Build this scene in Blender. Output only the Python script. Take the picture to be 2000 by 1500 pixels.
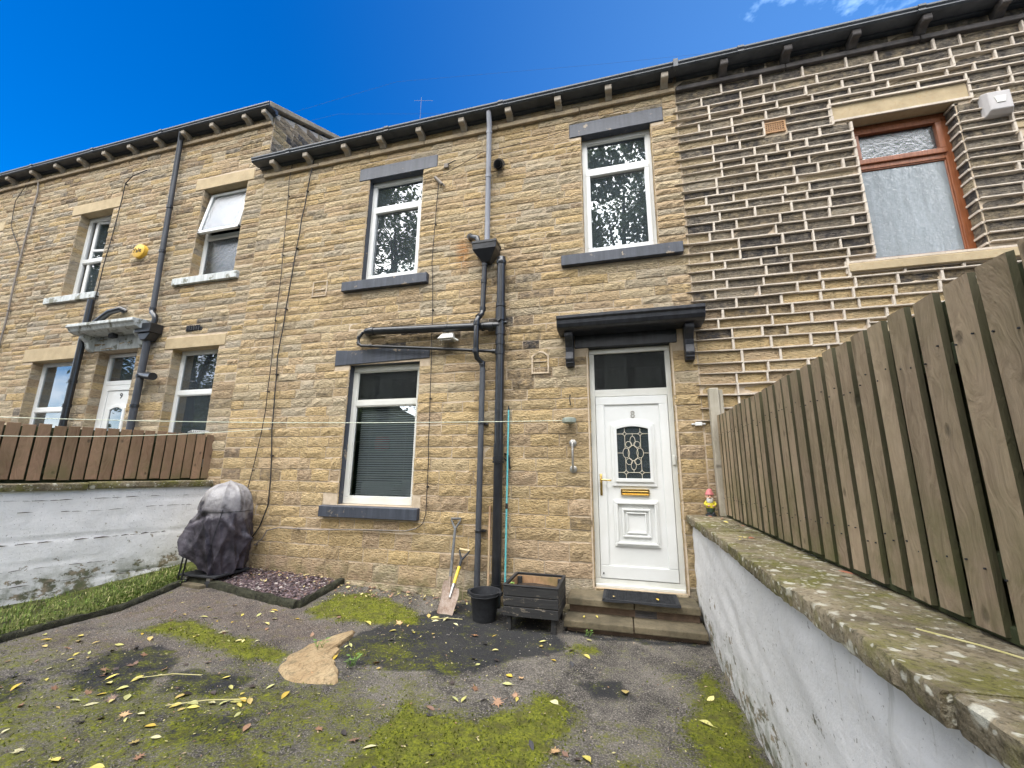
import bpy, bmesh, math, random
from mathutils import Vector, Matrix
for o in list(bpy.data.objects): bpy.data.objects.remove(o)
SC = bpy.context.scene
C = SC.collection
PI = math.pi
CAMLOC = Vector((0, -4.8, 1.5))

# ------------------------------------------------------------------ camera
def camera_axes(p, y, r):
    fwd = Vector((-math.sin(y)*math.cos(p), math.cos(y)*math.cos(p), math.sin(p)))
    right = Vector((math.cos(y), math.sin(y), 0)); up = right.cross(fwd)
    r2 = right*math.cos(r)+up*math.sin(r); u2 = up*math.cos(r)-right*math.sin(r)
    return r2, u2, fwd
RGT, UPV, FWD = camera_axes(0.20505, 0.261556, 0.009771)
cd = bpy.data.cameras.new('camera'); cam = bpy.data.objects.new('camera', cd); C.objects.link(cam)
cd.sensor_width = 36; cd.lens = 798.35/2000*36; cd.clip_end = 800; cd.clip_start = 0.05
m3 = Matrix((RGT, UPV, -FWD)).transposed()
cam.matrix_world = Matrix.Translation(CAMLOC) @ m3.to_4x4()
SC.camera = cam
def project(P):                       # used only to choose which stones get an object of their own
    d = Vector(P)-CAMLOC; z = d.dot(FWD)
    if z < .1: return None
    return 1000+798.35*d.dot(RGT)/z, 750-798.35*d.dot(UPV)/z, z

# ------------------------------------------------------------------ world, sun, exposure
SUN_EL, SUN_AZ = math.radians(43), math.radians(184)     # azimuth clockwise from +Y (behind the camera)
w = bpy.data.worlds.new('World'); SC.world = w; w.use_nodes = True
nt = w.node_tree; nt.nodes.clear()
def nd(nt, t, ins=None, **props):
    n = nt.nodes.new('ShaderNode'+t)
    for k, v in props.items(): setattr(n, k, v)
    for k, v in (ins or {}).items():
        s = n.inputs[k]
        if isinstance(v, bpy.types.NodeSocket): nt.links.new(v, s)
        else: s.default_value = v
    return n
def mixc(nt, f, a, b, blend='MIX'):
    n = nt.nodes.new('ShaderNodeMix'); n.data_type = 'RGBA'; n.blend_type = blend; n.clamp_factor = True
    for i, v in ((0, f), (6, a), (7, b)):
        if isinstance(v, bpy.types.NodeSocket): nt.links.new(v, n.inputs[i])
        else: n.inputs[i].default_value = v if i == 0 or len(v) == 4 else (*v, 1)
    return n.outputs[2]
def mth(nt, op, a, b=0.0, c=None, clamp=False):
    n = nt.nodes.new('ShaderNodeMath'); n.operation = op; n.use_clamp = clamp
    for i, v in enumerate((a, b) if c is None else (a, b, c)):
        if isinstance(v, bpy.types.NodeSocket): nt.links.new(v, n.inputs[i])
        else: n.inputs[i].default_value = v
    return n.outputs[0]
def rng_(nt, v, lo, hi, a=0.0, b=1.0):
    return nd(nt, 'MapRange', {0: v, 1: lo, 2: hi, 3: a, 4: b}).outputs[0]
def noise(nt, vec, scale, detail=3.0, rough=.55):
    return nd(nt, 'TexNoise', {'Vector': vec, 'Scale': scale, 'Detail': detail, 'Roughness': rough}).outputs['Fac']
def vscale(nt, vec, s):
    return nd(nt, 'VectorMath', {0: vec, 1: s}, operation='MULTIPLY').outputs[0]

sky = nd(nt, 'TexSky', sky_type='NISHITA', sun_disc=False)
sky.sun_elevation = SUN_EL; sky.sun_rotation = SUN_AZ; sky.altitude = 200; sky.air_density = 1.0; sky.dust_density = .3; sky.ozone_density = 3.0
deep = nd(nt, 'HueSaturation', {'Hue': .513, 'Saturation': 1.5, 'Value': .57, 'Color': sky.outputs[0]}).outputs[0]
tc = nd(nt, 'TexCoord').outputs['Generated']
cl = noise(nt, vscale(nt, tc, (1, 1, 2.2)), 2.3, 7, .62)
cdir = nd(nt, 'VectorMath', {0: tc, 1: (.434, .599, .672)}, operation='DOT_PRODUCT').outputs['Value']
back = nd(nt, 'VectorMath', {0: tc, 1: (-.10, -.99, 0)}, operation='DOT_PRODUCT').outputs['Value']
bias = mth(nt, 'ADD', rng_(nt, cdir, .972, 1.0, 0, .205), rng_(nt, back, -.20, .30, 0, .30))
cov = mth(nt, 'MAXIMUM', rng_(nt, mth(nt, 'ADD', cl, bias), .66, .95), mth(nt, 'MULTIPLY', mth(nt, 'POWER', rng_(nt, cdir, .45, 1.0), 2.2), .07))
skyc = mixc(nt, cov, deep, mixc(nt, rng_(nt, cov, .0, .5), (2.3, 5.3, 8.4), (8.5, 8.8, 9.2)))
bg = nd(nt, 'Background', {'Color': skyc, 'Strength': .06})
nt.links.new(bg.outputs[0], nd(nt, 'OutputWorld').inputs[0])

sd = bpy.data.lights.new('sun', 'SUN'); sd.energy = 1.5; sd.angle = math.radians(85); sd.color = (1, .95, .86)
so = bpy.data.objects.new('sun', sd); C.objects.link(so)
sdir = Vector((math.sin(SUN_AZ)*math.cos(SUN_EL), math.cos(SUN_AZ)*math.cos(SUN_EL), math.sin(SUN_EL)))
so.rotation_euler = sdir.to_track_quat('Z', 'Y').to_euler(); so.location = (3, -9, 14)
SC.view_settings.view_transform = 'Standard'; SC.view_settings.look = 'None'
SC.view_settings.exposure = 2.97; SC.view_settings.gamma = 1; SC.view_settings.use_curve_mapping = False

# ------------------------------------------------------------------ materials
def newmat(name):
    m = bpy.data.materials.new(name); m.use_nodes = True; nt = m.node_tree; nt.nodes.clear()
    return m, nt
def finish(m, nt, col, rough=.8, height=None, bstr=.5, bdist=.01, metal=0.0, spec=.5, **extra):
    ins = {'Base Color': col if isinstance(col, bpy.types.NodeSocket) else (*col, 1), 'Roughness': rough, 'Metallic': metal, 'Specular IOR Level': spec}
    ins.update(extra)
    if height is not None:
        ins['Normal'] = nd(nt, 'Bump', {'Strength': bstr, 'Distance': bdist, 'Height': height}).outputs[0]
    b = nd(nt, 'BsdfPrincipled', ins)
    nt.links.new(b.outputs[0], nd(nt, 'OutputMaterial').inputs[0])
    return m
def geo(nt): return nd(nt, 'NewGeometry').outputs['Position']
def ramp(nt, f, stops):
    n = nt.nodes.new('ShaderNodeValToRGB'); nt.links.new(f, n.inputs[0]); e = n.color_ramp.elements
    while len(e) < len(stops): e.new(.5)
    for i, (p, c) in enumerate(stops): e[i].position = p; e[i].color = (*c, 1)
    return n.outputs[0]

def stone_mat(name, per_object):
    m, nt = newmat(name); pos = geo(nt)
    if per_object: colr = nd(nt, 'ObjectInfo').outputs['Color']
    else: colr = nd(nt, 'Attribute', attribute_name='col').outputs['Color']
    s = nd(nt, 'SeparateColor', {0: colr}); r, g, b = s.outputs[0], s.outputs[1], s.outputs[2]
    base = ramp(nt, r, [(0, (.50, .365, .25)), (.25, (.55, .41, .255)), (.5, (.60, .44, .225)), (.75, (.60, .49, .325)), (1, (.49, .425, .33))])
    shift = nd(nt, 'VectorMath', {0: pos, 1: nd(nt, 'CombineXYZ', {0: mth(nt, 'MULTIPLY', r, 7.3), 1: 0.0, 2: mth(nt, 'MULTIPLY', g, 9.1)}).outputs[0]}, operation='ADD').outputs[0]
    n1 = noise(nt, vscale(nt, shift, (1, 1, 2.6)), 7, 5, .65)
    bed = noise(nt, vscale(nt, shift, (1, 1, 2.3)), 25, 6, .66)
    fine = noise(nt, shift, 90, 3, .6)
    c = mixc(nt, 1.0, base, nd(nt, 'CombineColor', {i: mth(nt, 'MULTIPLY', g, rng_(nt, n1, .3, .72, .82, 1.18)) for i in range(3)}).outputs[0], 'MULTIPLY')
    c = mixc(nt, rng_(nt, n1, .52, .74, 0, .30), c, (.45, .27, .10))
    c = mixc(nt, rng_(nt, bed, .34, .45, .66, 0), c, (.16, .115, .075))  # bump pits darkened, crests paled on the next line: relief shading put into colour
    c = mixc(nt, rng_(nt, bed, .53, .66, 0, .55), c, (.64, .52, .34))
    so_ = mth(nt, 'ADD', mth(nt, 'MULTIPLY', b, 1.5), mth(nt, 'MULTIPLY_ADD', noise(nt, pos, 11, 5, .7), 2.2, -1.45), clamp=True)
    so_ = mth(nt, 'MULTIPLY', so_, rng_(nt, b, .02, .35))
    c = mixc(nt, so_, c, (.078, .071, .068))
    z = nd(nt, 'SeparateXYZ', {0: pos}).outputs[2]
    gr = mth(nt, 'MULTIPLY', rng_(nt, z, .0, .42, .75, 0), rng_(nt, noise(nt, pos, 5, 4), .42, .62))
    c = mixc(nt, gr, c, (.14, .16, .05))
    px_ = nd(nt, 'SeparateXYZ', {0: pos}).outputs[0]
    rs = mth(nt, 'MULTIPLY', rng_(nt, mth(nt, 'ABSOLUTE', mth(nt, 'ADD', px_, 1.99)), .03, .14, 1, 0), mth(nt, 'MULTIPLY', rng_(nt, z, 4.62, 4.52), rng_(nt, z, 4.12, 4.35)))
    c = mixc(nt, mth(nt, 'MULTIPLY', rs, rng_(nt, n1, .35, .6, .25, .85)), c, (.50, .21, .05))
    h = mth(nt, 'ADD', mth(nt, 'MULTIPLY', bed, 1.0), mth(nt, 'MULTIPLY', fine, .22))
    return finish(m, nt, c, .92, h, 1.0, .065, spec=.2)
M = {}
M['stone'] = stone_mat('sandstone_block', True); M['stone_many'] = stone_mat('sandstone_blocks', False)

def mottled(name, a, b, scale=6, rough=.85, bump=.3, bdist=.01, lo=.35, hi=.65, spec=.3, fine=None, stretch=(1, 1, 1), metal=0.0):
    m, nt = newmat(name); pos = vscale(nt, geo(nt), stretch)
    n = noise(nt, pos, scale, 6, .65)
    c = mixc(nt, rng_(nt, n, lo, hi), a, b)
    f2 = noise(nt, pos, scale*9, 3, .6)
    if fine: c = mixc(nt, rng_(nt, f2, .55, .72, 0, .8), c, fine)
    return finish(m, nt, c, rough, mth(nt, 'ADD', n, mth(nt, 'MULTIPLY', f2, .4)), bump, bdist, metal=metal, spec=spec)
M['mortar'] = mottled('lime_mortar', (.44, .35, .25), (.58, .48, .36), 9, .95, .6, .01)
M['ribbon'] = mottled('ribbon_pointing', (.48, .42, .35), (.62, .55, .46), 5, .95, .5, .008, fine=(.35, .29, .23))
M['lintel_stone'] = mottled('pale_sandstone', (.36, .285, .175), (.47, .375, .235), 5, .9, .4, .008, fine=(.4, .28, .15))
M['corbel'] = mottled('weathered_corbel_stone', (.30, .26, .21), (.42, .37, .30), 8, .9, .4, .01)
M['corbel_dark'] = mottled('sooty_corbel_stone', (.06, .055, .055), (.11, .10, .095), 8, .9, .4, .01)
M['string'] = mottled('string_course_stone', (.26, .21, .15), (.42, .33, .21), 6, .9, .5, .01, fine=(.08, .07, .06))
def painted(name, base, chip, chipcol, rough=.5, scale=5):
    m, nt = newmat(name); pos = geo(nt)
    n = noise(nt, pos, scale, 8, .72); n2 = noise(nt, pos, 38, 4, .6); n3 = noise(nt, vscale(nt, pos, (14, 14, 1.2)), 1.5, 4)
    c = mixc(nt, rng_(nt, n3, .35, .7, 0, .6), base, tuple(min(1, k*1.8+.02) for k in base))
    c = mixc(nt, rng_(nt, n, chip, chip+.04), c, chipcol)
    return finish(m, nt, c, rough, mth(nt, 'ADD', n, mth(nt, 'MULTIPLY', n2, .3)), .35, .012)
M['slate_paint'] = painted('dark_slate_masonry_paint', (.030, .036, .050), .60, (.30, .24, .17))
M['hood_paint'] = painted('black_gloss_masonry_paint', (.010, .012, .018), .66, (.1, .09, .08), .42)
M['pale_paint'] = painted('flaking_pale_grey_paint', (.40, .42, .41), .56, (.17, .17, .13), .7)
M['gutter'] = mottled('dark_grey_gutter_paint', (.045, .052, .062), (.075, .085, .10), 7, .45, .1, .004, spec=.4)
M['white'] = mottled('white_upvc', (.66, .67, .65), (.71, .72, .71), 3, .32, .0, .001, spec=.5)
M['cream'] = mottled('aged_white_upvc', (.58, .58, .53), (.66, .66, .62), 3, .38, .0, .001)
def brownframe():
    m, nt = newmat('wood_grain_brown_upvc'); pos = geo(nt)
    n = noise(nt, vscale(nt, pos, (20, 20, 2)), 3, 5, .6)
    return finish(m, nt, mixc(nt, rng_(nt, n, .3, .7), (.17, .052, .018), (.29, .10, .04)), .35, n, .1, .002)
M['brown'] = brownframe()
M['black'] = mottled('black_plastic_pipe', (.010, .011, .014), (.018, .02, .024), 12, .28, .05, .003, spec=.6)
M['grey_pipe'] = mottled('weathered_grey_pipe', (.20, .21, .24), (.30, .31, .34), 9, .5, .1, .003, stretch=(1, 1, .15))
M['dull_pipe'] = mottled('dull_black_pipe', (.045, .05, .06), (.085, .09, .10), 9, .5, .1, .003, stretch=(1, 1, .15))
M['rubber'] = mottled('black_rubber', (.016, .017, .02), (.03, .032, .036), 20, .7, .2, .003)
M['brass'] = mottled('polished_brass', (.55, .38, .12), (.62, .44, .16), 9, .25, .02, .001, metal=1.0)
M['steel'] = mottled('dull_steel', (.34, .33, .31), (.5, .49, .46), 14, .38, .1, .002, metal=.8, fine=(.25, .14, .07))
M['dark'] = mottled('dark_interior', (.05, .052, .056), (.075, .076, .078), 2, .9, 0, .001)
M['came'] = mottled('leaded_came', (.62, .56, .42), (.72, .66, .52), 20, .4, .0, .001)
M['cable'] = mottled('black_cable', (.02, .02, .02), (.04, .036, .034), 9, .7, .0, .001)
M['cable_grey'] = mottled('grey_cable', (.17, .15, .13), (.25, .22, .19), 9, .7, .0, .001)
M['rope'] = mottled('pale_green_rope', (.62, .66, .50), (.72, .76, .62), 40, .7, .2, .001)
M['slate_roof'] = mottled('roof_slate', (.06, .065, .075), (.12, .12, .125), 4, .7, .5, .01)
M['terracotta'] = mottled('pale_terracotta', (.42, .25, .13), (.5, .31, .18), 12, .9, .3, .003)
M['curtain'] = mottled('net_curtain', (.5, .5, .48), (.66, .66, .64), 10, .9, .3, .01, stretch=(3, 1, .2))
M['blind'] = mottled('grey_blind_slat', (.66, .68, .71), (.74, .76, .79), 3, .5, .0, .001)

def glass_mat(name, tint=(.8, .84, .84), refl=.16, bump=0.0, bscale=30, frost=0.0, frostcol=(.45, .5, .52), brough=.01, gcol=.9):
    m, nt = newmat(name); pos = geo(nt)
    n = noise(nt, pos, bscale, 3, .6)
    wav = noise(nt, pos, 2.2, 1, .4)
    h = mth(nt, 'ADD', mth(nt, 'MULTIPLY', n, bump), mth(nt, 'MULTIPLY', wav, .12))
    nor = nd(nt, 'Bump', {'Strength': .5, 'Distance': .02, 'Height': h}).outputs[0]
    fr = nd(nt, 'Fresnel', {'IOR': 1.5, 'Normal': nor}).outputs[0]
    fac = mth(nt, 'MULTIPLY_ADD', fr, 1.6, refl, clamp=True)
    gl = nd(nt, 'BsdfGlossy', {'Color': (gcol*.97, gcol, gcol*1.03, 1), 'Roughness': brough, 'Normal': nor}).outputs[0]
    tr = nd(nt, 'BsdfTransparent', {'Color': (*tint, 1)}).outputs[0]
    if 0 < frost < .1:
        df = nd(nt, 'BsdfDiffuse', {'Color': (*frostcol, 1)}).outputs[0]; tr = nd(nt, 'MixShader', {0: frost, 1: tr, 2: df}).outputs[0]
    elif frost > 0:
        df = nd(nt, 'BsdfPrincipled', {'Base Color': (*frostcol, 1), 'Roughness': .5}).outputs[0]
        cond = rng_(nt, noise(nt, vscale(nt, pos, (3, 3, .35)), 5, 5, .6), .25, .75, frost-.18, frost+.12)
        tr = nd(nt, 'MixShader', {0: cond, 1: tr, 2: df}).outputs[0]
    o = nd(nt, 'MixShader', {0: fac, 1: tr, 2: gl}).outputs[0]
    nt.links.new(o, nd(nt, 'OutputMaterial').inputs[0]); return m
M['glass'] = glass_mat('window_glass', refl=.17, gcol=.68, frost=.09, frostcol=(.45, .55, .62)); M['glass_clear'] = glass_mat('clear_window_glass', (.92, .95, .95), refl=.02, gcol=.8)
M['glass_obscure'] = glass_mat('obscured_glass', (.10, .14, .12), -.03, .7, 60, .15, (.035, .05, .04), .05, .5)
M['glass_rain'] = glass_mat('patterned_glass', (.3, .34, .34), .05, .8, 26, .2, (.18, .21, .23), .04, .8)
M['glass_frost'] = glass_mat('frosted_glass', (.5, .55, .55), .07, .45, 22, .72, (.27, .315, .345), .06, .8)

def wood_mat(name, a, b, green, dark=(.05, .04, .03), greenz=(1.0, 1.5)):
    m, nt = newmat(name); oi = nd(nt, 'ObjectInfo'); rnd = oi.outputs['Random']
    pos = nd(nt, 'VectorMath', {0: geo(nt), 1: nd(nt, 'CombineXYZ', {0: mth(nt, 'MULTIPLY', rnd, 31.0), 1: mth(nt, 'MULTIPLY', rnd, 17.0), 2: mth(nt, 'MULTIPLY', rnd, 9.0)}).outputs[0]}, operation='ADD').outputs[0]
    warp = noise(nt, vscale(nt, pos, (1, 1, .5)), 5, 2)
    gv = nd(nt, 'VectorMath', {0: vscale(nt, pos, (28, 28, 1.3)), 1: nd(nt, 'CombineXYZ', {0: mth(nt, 'MULTIPLY', warp, 9.0), 1: mth(nt, 'MULTIPLY', warp, 9.0), 2: 0.0}).outputs[0]}, operation='ADD').outputs[0]
    gr = noise(nt, gv, 1.9, 7, .68)
    big = noise(nt, vscale(nt, pos, (1.5, 1.5, .6)), 2.2, 4)
    c = mixc(nt, rng_(nt, gr, .3, .7), a, b)
    c = mixc(nt, mth(nt, 'MULTIPLY', rng_(nt, big, .35, .65), .45), c, tuple(k*1.35 for k in b))
    c = mixc(nt, 1.0, c, nd(nt, 'CombineColor', {i: rng_(nt, rnd, 0, 1, .78, 1.2) for i in range(3)}).outputs[0], 'MULTIPLY')
    sp_ = nd(nt, 'SeparateXYZ', {0: pos}); vo = nd(nt, 'TexVoronoi', {'Vector': nd(nt, 'CombineXYZ', {0: sp_.outputs[1], 1: mth(nt, 'MULTIPLY', sp_.outputs[2], .6), 2: 0.0}).outputs[0], 'Scale': 3.4}, voronoi_dimensions='2D')
    kn = rng_(nt, mth(nt, 'ADD', vo.outputs['Distance'], mth(nt, 'MULTIPLY_ADD', gr, .05, -.025)), .02, .055, 1, 0)
    c = mixc(nt, mth(nt, 'MULTIPLY', kn, .55), c, dark)
    z = nd(nt, 'SeparateXYZ', {0: geo(nt)}).outputs[2]
    gm = mth(nt, 'MULTIPLY', rng_(nt, z, greenz[0], greenz[1], .95, .22), rng_(nt, noise(nt, geo(nt), 4, 5, .65), .40, .66))
    c = mixc(nt, gm, c, green)
    nail = nd(nt, 'TexVoronoi', {'Vector': pos, 'Scale': 2.1}).outputs['Distance']
    return finish(m, nt, c, .85, mth(nt, 'ADD', gr, mth(nt, 'MULTIPLY', kn, -.6)), .7, .010, spec=.2)
M['wood_grey'] = wood_mat('weathered_brown_grey_timber', (.155, .11, .068), (.35, .268, .175), (.13, .13, .045))
M['wood_red'] = wood_mat('reddish_brown_timber', (.165, .098, .060), (.27, .175, .11), (.13, .125, .05), greenz=(1.25, 1.6))
M['wood_edge'] = wood_mat('algae_green_board_edge', (.045, .042, .024), (.085, .076, .045), (.06, .07, .022)); M['wood_dark'] = wood_mat('dark_damp_timber', (.02, .025, .014), (.05, .055, .025), (.03, .04, .012))  # wood_edge: green edge darkened against the front light, shade put into colour
M['wood_post'] = wood_mat('silver_grey_timber', (.26, .23, .18), (.42, .38, .31), (.2, .2, .12))
M['wood_pale'] = wood_mat('pale_broom_handle_timber', (.36, .22, .13), (.5, .33, .21), (.3, .25, .15))
M['wood_inner'] = wood_mat('bare_planter_timber', (.25, .15, .08), (.4, .25, .14), (.2, .16, .07))
def planterpaint():
    m, nt = newmat('worn_black_timber_paint'); pos = geo(nt)
    n = noise(nt, vscale(nt, pos, (1, 1, 3)), 9, 8, .75); g = noise(nt, vscale(nt, pos, (2, 2, 26)), 3, 4)
    c = mixc(nt, rng_(nt, g, .3, .7), (.012, .012, .013), (.03, .03, .03))
    z = nd(nt, 'SeparateXYZ', {0: pos}).outputs[2]
    c = mixc(nt, mth(nt, 'MULTIPLY', rng_(nt, n, .57, .62), rng_(nt, z, .36, .26, .15, 1)), c, (.20, .17, .13))
    return finish(m, nt, c, .75, n, .3, .006)
M['planter'] = planterpaint()

def render_mat(name, base, dirt, lo_z, side):
    m, nt = newmat(name); pos = geo(nt); z = nd(nt, 'SeparateXYZ', {0: pos}).outputs[2]
    n = noise(nt, pos, 2.1, 6, .65); f = noise(nt, pos, 34, 5, .65); st = noise(nt, vscale(nt, pos, (9, 9, .7)), 1.3, 4)
    c = mixc(nt, rng_(nt, n, .3, .7), base, tuple(k*.9 for k in base))
    c = mixc(nt, rng_(nt, st, .56, .78, 0, .30), c, dirt)
    low = rng_(nt, z, lo_z, lo_z+.62, 1, 0)
    pe = noise(nt, vscale(nt, pos, (1, 1, 1.5)), 7, 8, .7)
    peel = rng_(nt, mth(nt, 'ADD', pe, mth(nt, 'MULTIPLY', low, .16)), .655, .69)
    under = mixc(nt, rng_(nt, noise(nt, pos, 12, 4), .4, .6), (.33, .27, .19), (.15, .15, .11))
    c = mixc(nt, peel, c, under)
    grn = mth(nt, 'MULTIPLY', rng_(nt, z, lo_z, lo_z+.40, .9, 0), rng_(nt, noise(nt, pos, 6, 6, .7), .46, .62))
    c = mixc(nt, grn, c, (.12, .13, .055))
    drip = mth(nt, 'MULTIPLY', rng_(nt, z, .55, .98, 0, .5 if side else .12), rng_(nt, noise(nt, vscale(nt, pos, (30, 30, .5)), 1.2, 3, .6), .60, .72))
    c = mixc(nt, drip, c, (.30, .29, .24))
    spk = rng_(nt, noise(nt, pos, 60, 2, .5), .68, .72, 0, .7)
    c = mixc(nt, spk, c, (.2, .19, .16))
    h = mth(nt, 'ADD', mth(nt, 'MULTIPLY', n, 1.0), mth(nt, 'ADD', mth(nt, 'MULTIPLY', f, .26), mth(nt, 'MULTIPLY', peel, -.15)))
    return finish(m, nt, c, .8, h, .55, .03, spec=.3)
M['render_right'] = render_mat('white_painted_render', (.70, .692, .672), (.40, .40, .36), 0.0, 1)
M['render_left'] = render_mat('flaking_white_painted_masonry', (.80, .79, .77), (.46, .46, .43), 0.05, 0)

def coping_mat():
    m, nt = newmat('lichened_coping_stone'); pos = geo(nt)
    n = noise(nt, pos, 3.2, 6, .65); f = noise(nt, pos, 55, 4, .65)
    c = mixc(nt, rng_(nt, n, .35, .62), (.11, .09, .058), (.30, .25, .165))
    c = mixc(nt, rng_(nt, noise(nt, pos, 4.4, 6, .7), .45, .60, 0, .85), c, (.15, .145, .035))
    c = mixc(nt, rng_(nt, f, .52, .64, 0, .7), c, (.06, .05, .03)); c = mixc(nt, rng_(nt, noise(nt, pos, 17, 6, .75), .54, .64, 0, .75), c, (.34, .31, .23))
    wp = nd(nt, 'VectorMath', {0: pos, 1: nd(nt, 'CombineXYZ', {0: mth(nt, 'MULTIPLY', noise(nt, pos, 22, 3), .06), 1: mth(nt, 'MULTIPLY', noise(nt, pos, 19, 3), .06), 2: 0.0}).outputs[0]}, operation='ADD').outputs[0]
    vo = nd(nt, 'TexVoronoi', {'Vector': wp, 'Scale': 13.0})
    sel = nd(nt, 'SeparateColor', {0: vo.outputs['Color']}).outputs[0]
    sp = mth(nt, 'MULTIPLY', rng_(nt, vo.outputs['Distance'], .20, .30, 1, 0), rng_(nt, mth(nt, 'ADD', sel, noise(nt, pos, 2.5, 3)), 1.02, 1.08))
    vo2 = nd(nt, 'TexVoronoi', {'Vector': wp, 'Scale': 34.0}); s2 = nd(nt, 'SeparateColor', {0: vo2.outputs['Color']}).outputs[1]
    sp = mth(nt, 'MAXIMUM', sp, mth(nt, 'MULTIPLY', rng_(nt, vo2.outputs['Distance'], .22, .34, 1, 0), rng_(nt, mth(nt, 'ADD', s2, noise(nt, pos, 1.9, 3)), 1.12, 1.2)))
    c = mixc(nt, mth(nt, 'MULTIPLY', sp, .8), c, (.56, .54, .44))
    return finish(m, nt, c, .92, mth(nt, 'ADD', n, mth(nt, 'MULTIPLY', f, .6)), .9, .02, spec=.2)
M['coping'] = coping_mat()
M['step'] = mottled('worn_sandstone_step', (.075, .064, .042), (.17, .14, .09), 5, .85, .4, .008, fine=(.08, .07, .045))
M['step_riser'] = mottled('dark_step_riser', (.10, .07, .05), (.19, .13, .09), 9, .9, .5, .01)
M['kerb'] = mottled('mossy_kerb_edging', (.022, .022, .016), (.07, .07, .045), 14, .95, 1.0, .05, fine=(.10, .11, .05))

def ground_mat():
    m, nt = newmat('mossy_old_tarmac'); pos = geo(nt)
    s = nd(nt, 'SeparateColor', {0: nd(nt, 'Attribute', attribute_name='patch').outputs['Color']})
    moss, tar_and_dark, red = s.outputs[0], s.outputs[1], s.outputs[2]
    big = noise(nt, pos, 1.6, 6, .62); mid = noise(nt, pos, 7, 6, .7); fine = noise(nt, pos, 60, 4, .7); grit = noise(nt, pos, 95, 4, .75)
    c = mixc(nt, rng_(nt, mth(nt, 'MULTIPLY_ADD', big, .6, mth(nt, 'MULTIPLY', mid, .4)), .41, .57), (.052, .048, .044), (.185, .167, .143))
    c = mixc(nt, mth(nt, 'MULTIPLY', red, rng_(nt, mid, .3, .6)), c, (.12, .088, .076))
    tm = rng_(nt, mth(nt, 'ADD', tar_and_dark, mth(nt, 'MULTIPLY_ADD', mid, .9, -.45)), .42, .62)
    c = mixc(nt, rng_(nt, grit, .52, .66, 0, .85), c, (.40, .36, .31))
    c = mixc(nt, rng_(nt, grit, .49, .33, 0, .8), c, (.03, .028, .024))
    c = mixc(nt, mth(nt, 'MULTIPLY', tm, .86), c, (.022, .024, .027))
    th = mth(nt, 'ADD', moss, mth(nt, 'MULTIPLY_ADD', mid, 1.7, mth(nt, 'MULTIPLY_ADD', fine, 1.1, -1.4)))
    mm = rng_(nt, th, .36, .78)
    mc = mixc(nt, rng_(nt, fine, .35, .65), (.065, .08, .008), (.235, .25, .018))
    mc = mixc(nt, rng_(nt, noise(nt, pos, 11, 4), .42, .65, 0, .7), mc, (.075, .07, .02))
    c = mixc(nt, mth(nt, 'MULTIPLY', mm, .93), c, mc)
    h = mth(nt, 'ADD', mth(nt, 'ADD', mth(nt, 'MULTIPLY', mid, .5), mth(nt, 'MULTIPLY', grit, .6)), mth(nt, 'ADD', mth(nt, 'MULTIPLY', fine, .45), mth(nt, 'MULTIPLY', mm, .3)))
    return finish(m, nt, c, .93, h, .8, .022, spec=.2)
M['ground'] = ground_mat()
M['ground_far'] = mottled('grey_tarmac', (.06, .058, .054), (.11, .10, .09), 3, .95, .6, .02)
M['soil'] = mottled('dark_soil', (.03, .022, .016), (.07, .05, .035), 15, .95, .8, .02)

def attr_mat(name, rough=.8, spec=.3, trans=0.0, bump=0.0):
    m, nt = newmat(name); pos = geo(nt)
    c = nd(nt, 'Attribute', attribute_name='col').outputs['Color']
    n = noise(nt, pos, 60, 3)
    c = mixc(nt, 1.0, c, nd(nt, 'CombineColor', {i: rng_(nt, n, .3, .7, .7, 1.25) for i in range(3)}).outputs[0], 'MULTIPLY')
    return finish(m, nt, c, rough, n if bump else None, bump or .1, .004, spec=spec)
M['many'] = attr_mat('varied_colour')
def objcol_mat(name, rough=.6):
    m, nt = newmat(name); pos = geo(nt)
    c = nd(nt, 'ObjectInfo').outputs['Color']; n = noise(nt, pos, 45, 4)
    c = mixc(nt, rng_(nt, n, .52, .75, 0, .5), c, (.12, .07, .03))
    return finish(m, nt, c, rough, n, .3, .004)
M['leaf'] = objcol_mat('fallen_leaf')

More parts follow.
